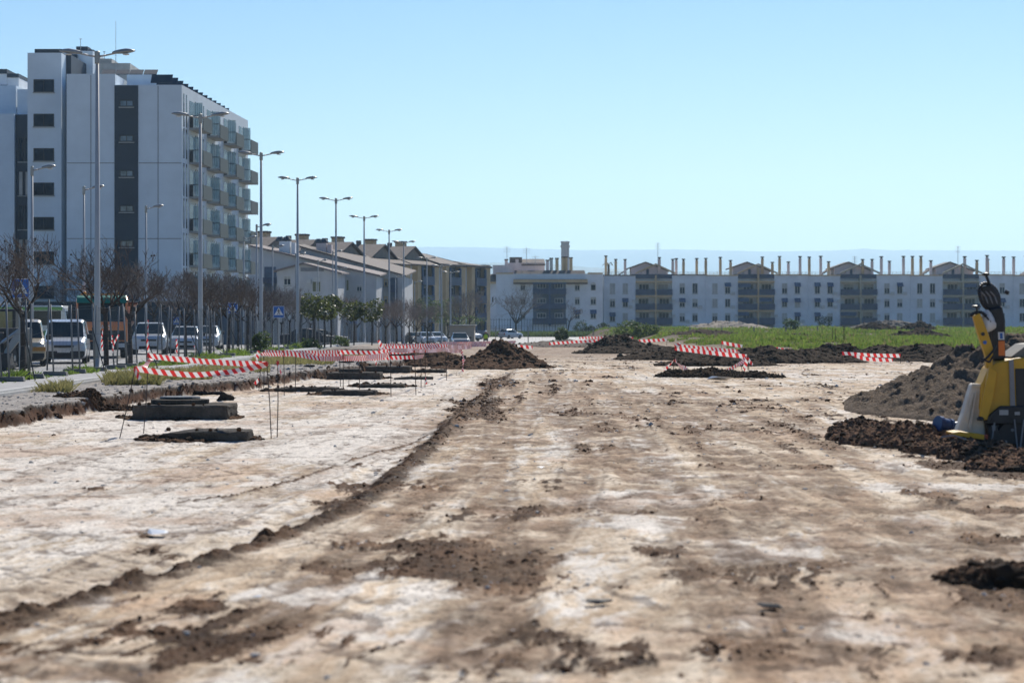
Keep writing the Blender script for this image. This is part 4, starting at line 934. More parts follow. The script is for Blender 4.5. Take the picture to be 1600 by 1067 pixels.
# ---- orange dump truck
YT = 106; t = empty('dump_truck', (PX(159, YT), YT, zr_(YT)), 'orange truck with green sun visor and a rusty cream hopper behind the cab', 'truck', None, .16)
C_OR = paint('truck_orange', (.85, .24, .06)); C_GRN = mat('visor_green', (.03, .20, .13), .4); M_HOP = mat('rusty_cream_steel', (.42, .28, .20), .7, col2=(.60, .50, .42), scale=1.3)
m = MB(); m.prism([(-.02, .75), (0, 1.55), (.12, 2.72), (.45, 2.88), (2.0, 2.88), (2.0, .75)], -1.2, 1.2, 'x'); m.build('cab', C_OR, t, local=True, bevel=.06)
m = MB(); m.prism([(-.03, 1.72), (.075, 2.62), (.12, 2.62), (.02, 1.72)], -1.1, 1.1, 'x'); m.build('windscreen', M_CGLASS, t, local=True)
m = MB(); m.prism([(.4, 1.6), (.45, 2.55), (1.5, 2.55), (1.5, 1.6)], -1.215, 1.215, 'x'); m.build('side_window', M_CGLASS, t, local=True)
m = MB(); m.prism([(-.28, 2.60), (-.10, 2.86), (.2, 2.98), (.2, 2.66), (.02, 2.60)], -1.16, 1.16, 'x'); m.build('sun_visor', C_GRN, t, local=True, bevel=.03)
m = MB(); m.box(-1.0, 1.0, .25, .6, 2.985, 3.05); [m.lathe([(.07, 0), (.07, .08), (.03, .11)], 8, c=(x, .4, 3.05)) for x in (-.8, .8)]; m.build('light_bar', M_ORNG, t, local=True)
m = MB(); m.box(-1.22, 1.22, -.10, .5, .38, .78); m.build('bumper', M_BUMP, t, local=True, bevel=.04)
m = MB(); m.box(-1.05, 1.05, -.045, -.004, .84, 1.30); [m.box(-1.0, 1.0, -.07, -.046, .88+.11*k, .93+.11*k) for k in range(4)]; m.build('grille', M_BUMP, t, local=True)
for sx in (-1, 1):
    m = MB(); m.box(sx*.9-.2, sx*.9+.2, -.125, -.101, .5, .7); m.build('headlight', M_HEAD, t, local=True, bevel=.01)
    m = MB(); m.box(sx*1.45-.12, sx*1.45+.12, .05, .2, 1.75, 2.45); m.build('mirror', M_BUMP, t, local=True, bevel=.04)
    m = MB(); m.tube((sx*1.2, .2, 2.5), (sx*1.42, .12, 2.45), .025, n=6); m.build('mirror_arm', M_BUMP, t, local=True)
    for y in (.95, 4.9, 6.2): wheel(t, sx*1.02, y, .5, .34)
m = MB(); m.box(-.3, .3, -.135, -.102, .52, .64); m.build('number_plate', M_PLATE, t, local=True)
text_mesh('JICA  S', .30, M_SWHITE, t, (.0, -.016, 1.36), (math.radians(90), 0, 0))
m = MB(); m.box(-1.0, 1.0, 2.1, 7.4, .65, .95); m.build('chassis', M_BUMP, t, local=True)
m = MB(); m.prism([(-.2, 1.0), (1.0, 1.0), (1.55, 1.75), (1.6, 2.62), (-1.2, 2.62), (-1.2, 1.75)], 2.5, 5.2, 'y'); m.build('hopper', M_HOP, t, local=True, bevel=.04)
m = MB(); m.box(.2, 1.2, 2.8, 4.6, 2.63, 2.95); m.box(-1.25, 1.65, 2.42, 5.28, 2.55, 2.66); m.build('hopper_rim', mat('rusty_steel', (.14, .07, .04), .8), t, local=True)
m = MB(); m.box(1.0, 1.12, 2.47, 2.498, 1.9, 2.45); m.build('rust_streak', mat('red_rust', (.25, .05, .02), .8), t, local=True)
# ---- city bus
YB = 165; t = empty('city_bus', (PX(107, YB), YB, zr_(YB)-.05), 'white and green bus passing behind the vans, numbered on its side', 'bus', None, 0)
C_BUS = paint('bus_white', (.62, .66, .68)); C_BG = paint('bus_green', (.05, .30, .06))
m = MB(); m.prism([(0, .35), (-.02, 1.2), (-.25, 2.75), (-.5, 3.0), (-11.9, 3.0), (-12, 2.8), (-12, .35)], 0, 2.5, 'y'); m.build('body', C_BUS, t, local=True, bevel=.08)
m = MB(); m.box(-11.9, -.45, -.03, -.004, 2.66, 2.9); m.box(-11.9, -.3, -.03, -.004, .45, 1.15); m.build('green_band', C_BG, t, local=True)
m = MB(); m.box(-11.8, -.55, -.02, -.005, 1.55, 2.62); m.build('side_windows', M_CGLASS, t, local=True)
m = MB(); m.prism([(.012, 1.3), (-.2, 2.6), (-.3, 2.6), (-.1, 1.3)], .15, 2.35, 'y'); m.build('windscreen', M_CGLASS, t, local=True)
m = MB(); m.box(-8.5, -4.1, .3, 2.2, 3.004, 3.28); m.build('roof_unit', C_BUS, t, local=True, bevel=.08)
for x in (-2.6, -9):
    m = MB(); M = Matrix.Translation((x, .15, .48)) @ Matrix.Rotation(math.radians(90), 4, 'X'); m.lathe([(.3, -.15), (.46, -.15), (.48, 0), (.46, .17), (.2, .17)], 18, M=M); m.build('wheel', M_TYRE, t, local=True)
text_mesh('301', .34, M_SWHITE, t, (-3.9, -.036, 2.28), (math.radians(90), 0, 0))
# ---- loader tractor at the left edge
YL = 80; t = empty('loader_tractor', (PX(2, YL), YL, zr_(YL)), 'dark loader tractor with pale lifting arm and bucket, cut by the left edge', 'tractor', None, 0)
m = MB(); m.prism([(-1.0, .5), (.1, .5), (.1, 1.35), (-1.0, 1.4)], 0, 2.4, 'y'); m.build('bonnet', M_BUMP, t, local=True, bevel=.05)
m = MB(); m.box(-1.1, .15, 1.6, 3.0, 1.2, 2.2); m.build('cab', M_FRAME, t, local=True, bevel=.06)
m = MB(); m.box(-1.0, .05, 1.56, 1.595, 1.35, 2.1); m.build('cab_window', mat('green_tinted_glass', (.03, .10, .07), .06, spec=.8), t, local=True)
m = MB(); m.prism([(.75, 1.55), (.98, 1.62), (.95, 1.3), (.42, .62), (.28, .15), (.10, .18), (.24, .72)], -.55, -.38, 'y'); m.build('lift_arm', mat('worn_grey_steel', (.40, .40, .38), .6, metal=.2), t, local=True, bevel=.02)
m = MB(); m.tube((.1, -.3, 1.0), (.72, -.3, 1.45), .06, n=8); m.tube((-.3, -.3, .8), (.1, -.3, 1.0), .035, n=8); m.build('hydraulic_ram', M_GALV, t, local=True)
m = MB(); m.prism([(-1.1, .05), (.55, .05), (.6, .2), (.55, .62), (-1.1, .62)], -1.25, -.62, 'y'); m.build('bucket', mat('bucket_steel', (.06, .055, .05), .7, metal=.2), t, local=True, bevel=.03)
for x, y, r in ((.2, .5, .42), (.25, 2.6, .7), (-1.2, .5, .42), (-1.3, 2.6, .7)): wheel(t, x, y, r, .35)
m = MB(); m.box(-.2, .6, .2, 2.4, 1.0, 1.5); m.build('engine_cover', M_FRAME, t, local=True, bevel=.04)
# ================================================================ CONCRETE SLABS
M_MH = mat('manhole_concrete', (.05, .045, .04), .92, col2=(.125, .105, .085), scale=3, bump=.7, bscale=25, spec=.1)
def rough_block(name, mt, parent, x0, x1, y0, y1, z0, z1, seed, amp=.02, nx=14, ny=8, local=True, taper=0):
    """box with subdivided, slightly chipped faces"""
    import bmesh
    bm = bmesh.new(); bmesh.ops.create_cube(bm, size=1)
    bmesh.ops.subdivide_edges(bm, edges=bm.edges[:], cuts=7, use_grid_fill=True)
    r = np.array([v.co[:] for v in bm.verts])
    X = x0+(r[:, 0]+.5)*(x1-x0); Y = y0+(r[:, 1]+.5)*(y1-y0); Zz = z0+(r[:, 2]+.5)*(z1-z0)
    ed = (np.abs(r) > .49).sum(1) >= 2
    for k, v in enumerate(bm.verts):
        n1 = float(perlin(np.array([X[k]*3.1+seed]), np.array([Y[k]*3+Zz[k]*4]))[0]); n2 = float(perlin(np.array([X[k]*9+seed]), np.array([Zz[k]*9+Y[k]*7]))[0])
        a = amp*(n1*.7+n2*.6); tp = 1
        if taper and X[k] < x0+.35*(x1-x0): tp = 1-taper*(1-(X[k]-x0)/(.35*(x1-x0)))
        s_ = 1-(amp*1.2*(abs(n2)+.3)/max(.1, (z1-z0)) if ed[k] else 0)*.5
        v.co = ((X[k]-(x0+x1)/2)*s_+(x0+x1)/2+a, (Y[k]-(y0+y1)/2)*s_*tp+(y0+y1)/2+a, max(z0, z0+(Zz[k]-z0)*s_*(1-.45*(1-tp))+a*.6))
    me = bpy.data.meshes.new(name); bm.to_mesh(me); bm.free(); me.materials.append(mt)
    o = bpy.data.objects.new(name, me); COL.objects.link(o); o.parent = parent; return o
def slab_thing(k, px0, px1, yb, yt, label, depth=1.5, extra=None, taper=0, name='concrete_slab', cat='concrete slab'):
    Y = 2.0*F/(yb-HZ); x0, x1 = PX(px0, Y), PX(px1, Y); hgt = (yb-yt)/F*Y; xc = (x0+x1)/2
    base = gz(xc, Y+.2)-.03
    t = empty(name, (xc, Y, base), label, cat, None, 0)
    rough_block('slab', M_MH, t, x0-xc, x1-xc, 0, depth, 0, hgt+.03, k*5.1, .03, taper=taper)
    if extra: extra(t, x1-x0, hgt+.03, depth)
    rr = random.Random(k); m = MB()
    for q in range(5):
        a = rr.uniform(x0-xc, x1-xc)*.9; r = rr.uniform(.02, .05); m.lathe([(r*.6, 0), (r, r*.7), (r*.5, r*1.4)], 6, c=(a, rr.uniform(.02, .2), hgt+.02))
    m.build('dirt_lumps', M_CLOD, t, local=True)
    return t
M_CLOD = mat('brown_soil', (.066, .034, .018), .95, col2=(.135, .072, .040), scale=5, bump=.8, bscale=14, spec=.08)
M_CLODB = mat('rough_brown_soil', (.10, .054, .031), .95, col2=(.20, .115, .072), scale=4, bump=.8, bscale=14, spec=.08)
M_CLODD = mat('dark_wet_soil', (.030, .019, .012), .95, col2=(.070, .046, .030), scale=4, bump=.8, bscale=12, spec=.08)
M_GRAV = mat('grey_gravel_heap', (.095, .068, .046), .95, col2=(.20, .15, .108), scale=12, bump=.9, bscale=30, spec=.08)
def ring_top(t, w, h_, d):
    m = MB(); m.lathe([(.58, 0), (.60, .03), (.60, .09), (.45, .10)], 24, c=(-.12, d*.5, h_)); m.build('cover_ring', M_MH, t, local=True)
    m = MB(); m.lathe([(.40, 0), (.42, .02), (.40, .05)], 24, c=(-.12, d*.5, h_+.098)); m.build('iron_cover', M_FRAME, t, local=True)
    rough_block('lower_course', M_MH, t, -w/2+.03, w/2-.06, -.03, .2, -.1, .08, 3.3, .03)
slab_thing(1, 205, 357, 656, 633, 'thick round-topped concrete manhole slab, nearest to the broken kerb edge', 1.7, ring_top, name='manhole', cat='manhole')
slab_thing(2, 243, 386, 690, 673, 'flat broken concrete slab with a pointed end, closest to the camera', .9, None, .8)
slab_thing(3, 428, 527, 612, 605, 'long thin dark slab behind the twin stakes', .7, None, .5)
slab_thing(4, 502, 587, 618, 610, 'rough grey slab in front of the second enclosure', .8)
slab_thing(5, 510, 595, 593, 582, 'square edged concrete slab carrying a smaller lid', 1.4, lambda t, w, h_, d: rough_block('lid', M_MH, t, -.55, .2, .4, 1.1, h_, h_+.12, 7, .02))
slab_thing(6, 571, 641, 583, 572, 'dark thick slab behind the lidded slab', 1.5)
slab_thing(7, 561, 631, 606, 600, 'low brown slab between the middle stakes', .7, None, .3)
slab_thing(8, 650, 697, 582.5, 577.5, 'small low slab beside the tape spiral', .8)
slab_thing(9, 615, 676, 593, 589, 'thin sunken slab with a tapering end', .7, None, .7)
def ver(px, py): return (px-800)/F*(EYE*F/(py-HZ)), EYE*F/(py-HZ)
M_BROK = mat('broken_asphalt', (.03, .027, .025), .9, spec=.1, var=.4, scale=5, bump=.8)
for k, (px, py, w_, tilt, lab) in enumerate(((298, 610, .55, .8, 'tilted broken asphalt plate leaning on the cut bank'), (313, 617, .4, .3, 'small asphalt chunk fallen below the cut bank'), (337, 596, .5, .1, 'flat asphalt scrap overhanging the bank edge'), (353, 604, .45, .9, 'upright asphalt scrap right of the tilted plate'), (542, 565, .9, .05, 'dark flat slab lying on the verge by the far bank'), (484, 571, .5, .05, 'thin dark slab lying on the verge edge'), (40, 596, .35, .5, 'black rag like lump on the verge near the kerb'))):
    x, Y = ver(px, py) if k not in (1,) else G(px, py)
    t = empty('asphalt_chunk', (x, Y, gz(x, Y)), lab, 'asphalt chunk', 'broken asphalt pieces'); o = rough_block('chunk', M_BROK, t, -w_/2, w_/2, -.15, .2, 0, .07, k*3.7, .04); o.rotation_euler = (-tilt, tilt*.3, .3*k); 

# ================================================================ STAKES AND TAPE
M_REBAR = mat('rusty_rebar', (.05, .035, .03), .8, var=.3, scale=8); M_CAPR = mat('red_cap', (.55, .03, .02), .5)
M_TR = mat('tape_red', (.62, .03, .03), .35, var=.05); M_TW = mat('tape_white', (.74, .72, .70), .35, var=.03)
for mm in (M_TR, M_TW):
    nt = mm.node_tree; b = nt.nodes['Principled BSDF']; tr = nt.nodes.new('ShaderNodeBsdfTranslucent'); mx = nt.nodes.new('ShaderNodeMixShader'); mx.inputs[0].default_value = .45
    nt.links.new(b.inputs['Base Color'].links[0].from_socket, tr.inputs['Color']); nt.links.new(b.outputs[0], mx.inputs[1]); nt.links.new(tr.outputs[0], mx.inputs[2]); nt.links.new(mx.outputs[0], nt.nodes['Material Output'].inputs['Surface'])
def stake(pb, pt, Y, label, group=None, cap=True, top_dy=0):
    b = Vector((PX(pb[0], Y), Y, 0)); b.z = gz(b.x, b.y)-.05; tp = P(pt[0], pt[1], Y+top_dy)
    t = empty('rebar_stake', b, label, 'stake', group); m = MB(); mid = (b+tp)/2+Vector((.01, 0, 0)); m.path([b, mid, tp], .009 if Y < 50 else .011, 6); m.build('rod', M_REBAR, t)
    if cap: m = MB(); m.lathe([(.018, 0), (.024, .02), (.024, .05), (.012, .07)], 8, c=tp-Vector((0, 0, .03))); m.build('cap', M_CAPR, t)
    return tp
def tape(pts, label, group, wd=.085, sag=.0, twist=0, seed=0, stripe=.16, name='barrier_tape'):
    """pts: world points; ribbon hanging between them, stripes slanted, alternate red/white faces"""
    rr = random.Random(seed); P_ = []
    for a, b in zip(pts[:-1], pts[1:]):
        L_ = (b-a).length; n = max(3, int(L_/.08))
        for i in range(n): u = i/n; p = a.lerp(b, u); p.z -= sag*4*u*(1-u)*L_; p.x += .012*math.sin(7*u*L_+seed); P_.append(p)
    P_.append(pts[-1]); arc = [0]
    for a, b in zip(P_[:-1], P_[1:]): arc.append(arc[-1]+(b-a).length)
    V = []; Fc = []; MI = []; slant = .07; Lt = arc[-1]
    # build strips between slanted cuts
    def at(s):
        s = min(max(s, 0), Lt); k = np.searchsorted(arc, s)-1; k = min(max(k, 0), len(P_)-2); u = (s-arc[k])/max(1e-6, arc[k+1]-arc[k]); return P_[k].lerp(P_[k+1], u)
    def up(s):
        s = min(max(s, 0), Lt); d = (at(s+.05)-at(s-.05)); d = d.normalized() if d.length > 1e-6 else Vector((1, 0, 0))
        n_ = Vector((0, 0, 1))-d*d.z; n_ = n_.normalized() if n_.length > 1e-3 else Vector((1, 0, 0)); th = twist*math.sin(1.9*s+seed)+twist*.5*math.sin(4.3*s+seed*2)
        side = d.cross(n_); return (n_*math.cos(th)+side*math.sin(th))*wd/2
    N = int((Lt+slant)/(stripe/2))+1; sub = 2
    for i in range(N):
        for q in range(2):
            s0 = (i+q/2)*stripe/2; s1 = s0+stripe/4
            rows = 4; base = len(V)
            for r in range(rows+1):
                f = r/rows
                for s in (s0, s1):
                    ss = s-slant*f; p = at(ss); u = up(ss); V.append(p+u*(2*f-1))
            for r in range(rows): Fc.append((base+2*r, base+2*r+1, base+2*r+3, base+2*r+2)); MI.append(i % 2)
    me = bpy.data.meshes.new(name); me.from_pydata([tuple(v) for v in V], [], Fc); me.materials.append(M_TR); me.materials.append(M_TW); me.polygons.foreach_set('material_index', MI); me.update()
    o = bpy.data.objects.new(name, me); COL.objects.link(o); c = pts[0]; me.transform(Matrix.Translation(-c)); o.location = c
    return tag(o, label, 'barrier tape', group)
gS = 'rebar stakes holding the tape'; gT = 'red and white barrier tapes'
a1 = stake((186, 684), (211, 576), 38.25, 'rusty stake leaning outward, leftmost of the nearest enclosure', gS, top_dy=.2)
a2 = stake((224, 677), (232, 556), 39.8, 'thin upright stake behind the leaning leftmost one', gS)
a3 = stake((424, 685), (417, 569), 38.1, 'stake tied with tape, left one of the near twin stakes', gS)
a4 = stake((433, 683), (434, 567), 38.4, 'stake with red cap, right one of the near twin stakes', gS)
b1 = stake((404, 611), (408, 553), 64, 'far stake just left of the near twin stakes', gS)
b2 = stake((412, 610), (412, 551), 64.4, 'second far stake close behind the near twin stakes', gS)
b3 = stake((444, 618), (443, 550), 59.8, 'stake in front of the long thin dark slab', gS); b4 = stake((461, 615), (462, 556), 61.4, 'stake right behind the long thin dark slab start', gS)
c1 = stake((536, 611), (536, 556), 63.6, 'stake at the left end of the lidded slab', gS); c2 = stake((562, 610), (560, 548), 64.2, 'stake standing before the lidded slab', gS)
c3 = stake((532, 604), (530, 550), 68, 'stake just behind the left end of the lidded slab', gS); c4 = stake((545, 601), (545, 552), 70, 'thin stake behind the lid of the small slab', gS)
d1 = stake((611, 620), (609, 547), 58.8, 'tall stake right of the rough grey slab', gS); d2 = stake((650, 617), (647, 549), 60.3, 'tall stake standing alone in the pale dirt', gS)
d3 = stake((658, 606), (657, 547), 66.7, 'stake with loose tape wound low, left of a pair', gS); d4 = stake((664, 605), (664, 548), 67.2, 'stake with loose tape wound low, right of a pair', gS)
e1 = stake((698, 594), (695, 546), 75, 'stake near the foot of the big brown heap', gS); e2 = stake((724, 581), (721, 548), 87.5, 'stake wrapped in spiral tape beside the big brown heap', gS)
tape([a2, a3], 'straight tape running across the back of the nearest enclosure', gT, .095, .01, .15, 1)
tape([a1, P(300, 586, 38.6), P(360, 581, 38.4), a3], 'sagging tape across the front of the nearest enclosure', gT, .095, .01, .25, 2)
tape([a1, a2+Vector((.05, 0, -.06))], 'short tape joining the two leftmost stakes', gT, .09, .04, 1.2, 3)
tape([a1, P(219, 592, 38.3)], 'loose tape end hanging from the leftmost leaning stake', gT, .07, 0, .8, 4); tape([a4, P(440, 585, 38.4)], 'loose tape end hanging from the near red capped stake', gT, .07, .02, 1.0, 5)
tape([P(404, 548, 64), P(400, 566, 64)], 'knotted tape hanging on the far stake by the near twins', gT, .09, 0, 1.4, 6); tape([P(405, 592, 64), P(398, 600, 64)], 'loose tape scrap low on the far stake', gT, .09, 0, 1.4, 6)
tape([b1, P(470, 554, 62), c1], 'pale tape crossing from the far stakes to the lidded slab', gT, .10, .004, .3, 7)
tape([b2+Vector((0, 0, .02)), c3, P(600, 551, 68), d3], 'upper tape running behind the lidded slab stakes', gT, .12, .004, .3, 8)
tape([b3, P(500, 560, 61), c1+Vector((0, 0, -.06)), d1+Vector((0, 0, -.12))], 'broad lower tape of the middle enclosures', gT, .13, .005, .2, 9)
tape([P(536, 561, 63.6), P(600, 559, 61), d2+Vector((0, 0, -.16)), P(662, 556, 62)], 'tape crossing low before the tall middle stakes', gT, .11, .004, .3, 10)
tape([d1, P(650, 547, 63), d4, P(700, 545, 72)], 'tape leading from the tall stake toward the brown heap', gT, .12, .004, .3, 11)
tape([P(592, 545, 75), P(640, 542, 76), P(700, 541, 78), P(736, 542, 90)], 'farther doubled tape before the utility hut', gT, .15, .003, .3, 12)
tape([P(594, 549, 73), P(650, 546, 74), e1, e2], 'tape ending at the spiral wrapped stake', gT, .13, .003, .3, 13)
tape([P(600, 540, 92), P(680, 539, 95), P(760, 539, 100)], 'distant tape behind the doubled tape', gT, .15, .003, .3, 14)
tape([P(690, 536, 120), P(760, 535, 125), P(806, 534, 128)], 'most distant tape left of the brown heap top', gT, .14, .003, .3, 15)
tape([P(592, 532, 75), P(598, 544, 75)], 'tape scrap fluttering above the doubled tape', gT, .10, 0, 1.2, 16)
tape([e2+Vector((0, 0, .0)), P(725, 562, 87.4), P(722, 581, 87.4)], 'spiral tape wound down the stake by the brown heap', gT, .13, 0, 1.6, 17, .10)
tape([P(664, 583, 67), P(666, 600, 67)], 'tape wound low on the right stake of the pair', gT, .08, 0, 1.4, 18); tape([P(585, 560, 64), P(588, 572, 64)], 'small hanging tape knot behind the thick dark slab', gT, .09, 0, 1.4, 19)
for k, (px, py, py2, Y, lab) in enumerate(((232, 500, 555, 52, 'tape strip hanging on the fence above the nearest enclosure'), (276, 530, 575, 60, 'thin pale tape hanging on the fence right of the nearest enclosure'), (303, 540, 560, 62, 'short tape scrap caught in the fence'), (160, 515, 548, 66, 'tape strip hung beside the nearest lamp pole'), (175, 524, 536, 66, 'knotted red tape on the fence right of the nearest lamp'), (186, 523, 552, 66, 'slanting tape tail right of the knotted tape'))):
    tape([P(px, py, Y), P(px+(-8 if k == 5 else (k % 3-1)*1.5), (py+py2)/2, Y), P(px-(10 if k == 5 else 0), py2, Y)], lab, gT, .05, 0, 1.0, 30+k)
# centre right enclosure
f1 = stake((1042, 582), (1055, 541), 85, 'leaning stake at the left end of the centre heap enclosure', gS); f2 = stake((1051, 583), (1056, 543), 84, 'second stake at the left end of the centre heap enclosure', gS)
f3 = stake((1169, 588), (1167, 557), 82.5, 'stake at the right end of the centre heap enclosure', gS); f4 = stake((1160, 580), (1152, 549), 88, 'rear stake near the right end of the centre heap enclosure', gS); f5 = stake((1171, 590), (1168, 560), 81, 'front stake at the right end of the centre heap enclosure', gS)
tape([P(1062, 541, 86), P(1110, 545, 87), f4], 'upper tape above the small centre heap', gT, .14, .003, .15, 20, .24); tape([P(1054, 544, 84), P(1110, 551, 83), f3], 'lower broad tape above the small centre heap', gT, .16, .003, .15, 21, .26)
tape([f4, f3], 'short tape closing the right side of the centre enclosure', gT, .15, .03, .5, 22, .2); tape([P(1055, 541, 84), P(1064, 537, 84), P(1062, 541, 84)], 'bunched white tape on top of the left stakes', gT, .22, 0, 1.3, 23)
tape([P(1054, 562, 84), P(1045, 571, 84), P(1039, 580, 84)], 'drooping tape falling left from the left stakes', gT, .13, .05, 1.0, 24, .2); tape([P(1055, 562, 84), P(1068, 574, 82), P(1088, 583, 80)], 'drooping tape falling right to the centre heap', gT, .16, .04, .5, 25, .22)
tape([P(1128, 580, 80), P(1150, 571, 81), f3], 'tape rising from the ground to the right stakes', gT, .14, .04, .5, 26, .22); tape([P(1120, 590, 77), P(1140, 588, 78), P(1162, 584, 80)], 'tape lying near the ground right of the centre heap', gT, .13, .02, .5, 27, .22)
tape([f5, P(1163, 578, 81), P(1157, 596, 80)], 'loose tape tail hanging from the right stakes', gT, .13, 0, 1.2, 28, .2); tape([f5, P(1176, 570, 81)], 'short tape flick on the right stakes', gT, .12, 0, 1.0, 29, .2)
# far tapes
FT_ = [((858, 537), (900, 534), (938, 532), 150, 'slim tape in front of the middle dark heap'), ((905, 528), (960, 527), (990, 527), 215, 'very distant tape behind the middle dark heap'), ((998, 533), (1020, 532), (1042, 531), 140, 'tape right of the middle dark heap'),
       ((1127, 535), (1142, 538), (1160, 541), 118, 'slanting tape among the dark bank heaps'), ((1213, 545), (1226, 547), (1238, 548), 112, 'short tape half buried in the dark bank'), ((1316, 552), (1360, 555), (1407, 556), 104, 'long tape before the dark bank on the grass side'), ((1335, 555), (1352, 561), (1395, 563), 103, 'drooping second tape before the dark bank'), ((975, 525), (985, 528), (990, 532), 170, 'white tape scrap on the middle dark heap'), ((805, 541), (822, 542), (832, 543), 120, 'tape emerging behind the big brown heap')]
for k, (p0, p1, p2, Y, lab) in enumerate(FT_):
    tape([P(*p0, Y), P(*p1, Y), P(*p2, Y)], lab, gT, .13+Y*.0004, .0, .3, 50+k, .3)
    for j, p in enumerate((p0, p2)):
        if k in (0, 2, 3, 5): 
            x = PX(p[0], Y); zb = gz(x, Y); m = MB(); tp = P(p[0], p[1], Y); m.tube((x, Y, zb-.05), tp, .012, n=5); o = m.build('rebar_stake', M_REBAR, loc=(x, Y, zb)); tag(o, 'thin distant stake at the '+('left' if j == 0 else 'right')+' end of the '+lab.split(' in front')[0].split(' before')[0].split(' among')[0].split(' right of')[0]+' '+['by the middle heap', '', 'right of the middle heap', 'in the dark bank', '', 'at the grass side'][k], 'stake', gS)
for k, px in enumerate((1301, 1305, 1318, 1320)):
    Y = 150; x = PX(px, Y); zb = gz(x, Y); m = MB(); m.tube((x, Y, zb-.1), P(px, 509 if px > 1315 else 513, Y), .02, n=5); o = m.build('rebar_stake', M_REBAR, loc=(x, Y, zb)); tag(o, ordw(k)+' of four bare stakes standing in the grass', 'stake', 'bare stakes in the grass')

# ================================================================ SOIL HEAPS
def heap(label, px, Y, wm, dm, hm, seed, mt, peak=0, p=1.15, rough=.16, n=120, group='soil heaps', name='soil_heap', cat='soil heap', clod=.08, z0=None, lobes=.25, sink=.08):
    x0 = PX(px, Y); u = np.linspace(-1.05, 1.05, n); UU, VV = np.meshgrid(u, u)
    xx = x0+UU*wm/2; yy = Y+VV*dm/2
    base = terrain(xx.ravel(), yy.ravel())[0].reshape(xx.shape) if z0 is None else np.full(xx.shape, z0)
    r = np.hypot(UU-peak*np.exp(-(VV**2)*2)*0, VV); ang = np.arctan2(VV, UU)
    r = r*(1+lobes*fbm(np.cos(ang)*1.3+seed, np.sin(ang)*1.3, 3, seed))
    sx = UU+peak*(1-np.abs(UU)); prof = np.maximum(0, 1-np.clip(r, 0, 2))**p*(1+peak*UU)
    s = 3.0/max(.6, hm)
    n1 = fbm(xx*.9+seed, yy*.9, 4, seed); n2 = fbm(xx*3.1, yy*3.1, 4, seed+5, .62); n3 = np.abs(fbm(xx*8, yy*8, 3, seed+9, .65))
    mask = sstep(0, .12, prof)
    zz = base-sink+prof*hm*(1+.55*n1)*1.12+mask*(rough*n2*min(1, hm)+clod*n3)+sink*sstep(0, .03, prof)
    V = np.stack([xx-x0, yy-Y, zz-base.mean()], -1).reshape(-1, 3); ix = np.arange(n*n).reshape(n, n); Q = np.stack([ix[:-1, :-1], ix[:-1, 1:], ix[1:, 1:], ix[1:, :-1]], -1).reshape(-1, 4)
    keep = (prof.ravel() > 0)[Q].any(1); o = npmesh(name, V, Q[keep], mt, True); o.location = (x0, Y, base.mean()); HEAPS.append((xx, yy, zz, prof, hm)); return tag(o, label, cat, group)
HEAPS = []
heap('big brown earth heap with a pointed top, at the end of the pale lane', 784, 95.5, 4.1, 5, 1.08, 3, M_CLOD, p=.95, rough=.22, clod=.10)
heap('low spread of brown earth at the foot of the big brown heap', 775, 93.5, 5.2, 3.4, .38, 31, M_CLOD, p=.9)
heap('brown earth ridge left of the big brown heap, behind the tapes', 690, 99, 5.0, 4, .62, 33, M_CLOD, p=.9, clod=.08)
heap('second low ridge of brown earth behind the stakes', 640, 104, 4.5, 3, .5, 34, M_CLOD, p=.9, clod=.1)
heap('dark rounded heap in the middle distance, left of the grass', 966, 135, 4.6, 5, .92, 5, M_CLODD, p=.9, rough=.25, clod=.10)
heap('wide dark foot of earth before the middle rounded heap', 1000, 128, 7.5, 5, .5, 6, M_CLODD, p=.8, clod=.08)
heap('low dark heap under the centre enclosure tapes', 1105, 77, 3.4, 2.2, .20, 8, M_CLODD, p=.7, rough=.4, clod=.2)
heap('small dark clod heap at the left end of the centre enclosure', 1058, 77, 1.6, 1.4, .26, 9, M_CLODD, p=.8, rough=.3, clod=.10)
heap('flat dark clods trailing right of the centre enclosure', 1175, 76, 2.4, 1.4, .15, 10, M_CLODD, p=.8, rough=.3, clod=.13)
heap('long dark bank segment behind the centre enclosure', 1120, 98, 5.2, 3, .42, 12, M_CLODD, p=.7, clod=.10)
heap('dark bank heap at the left end of the dark bank', 1060, 112, 7, 4, .5, 13, M_CLODD, p=.8, clod=.10)
heap('high dark bank heap right of the slanting tape', 1195, 105, 6.5, 4, .72, 14, M_CLODD, p=.8, clod=.10)
heap('broad dark bank heap left of the grass patch', 1262, 106, 6, 4, .5, 15, M_CLODD, p=.8, clod=.10)
heap('small pointed dark heap just left of the long tape', 1322, 114, 2.6, 3, .7, 16, M_CLODD, p=.95, clod=.08)
heap('low dark heap behind the long tape', 1376, 116, 4, 4, .5, 17, M_CLODD, p=.8, clod=.08)
heap('large dark heap right of the long tape', 1450, 110, 7.4, 5, .72, 18, M_CLODD, p=.85, clod=.10)
heap('dark bank end near the gravel heap', 1530, 106, 5, 4, .6, 19, M_CLODD, p=.85, clod=.10)
heap('dark heap on the grass below the white flats, smaller one on the left', 1292, 118, 3, 2.5, .5, 20, M_CLODD, p=.9)
heap('long dark heap lying across the grass field', 1437, 185, 6.2, 5, .72, 21, M_CLODD, p=.7, clod=.1)
heap('dark heap on the far grass edge, left one of two', 1366, 268, 6.2, 5, .95, 22, M_CLODD, p=.7, clod=.08)
heap('dark heap on the far grass edge, right one of two', 1436, 268, 5.0, 5, 1.05, 23, M_CLODD, p=.7, clod=.08)
heap('greyish rounded mound behind the two far dark heaps', 1392, 305, 12, 8, 1.2, 24, mat('grey_brown_soil', (.12, .10, .08), .95, col2=(.17, .14, .11), scale=.8, bump=.6), p=.7)
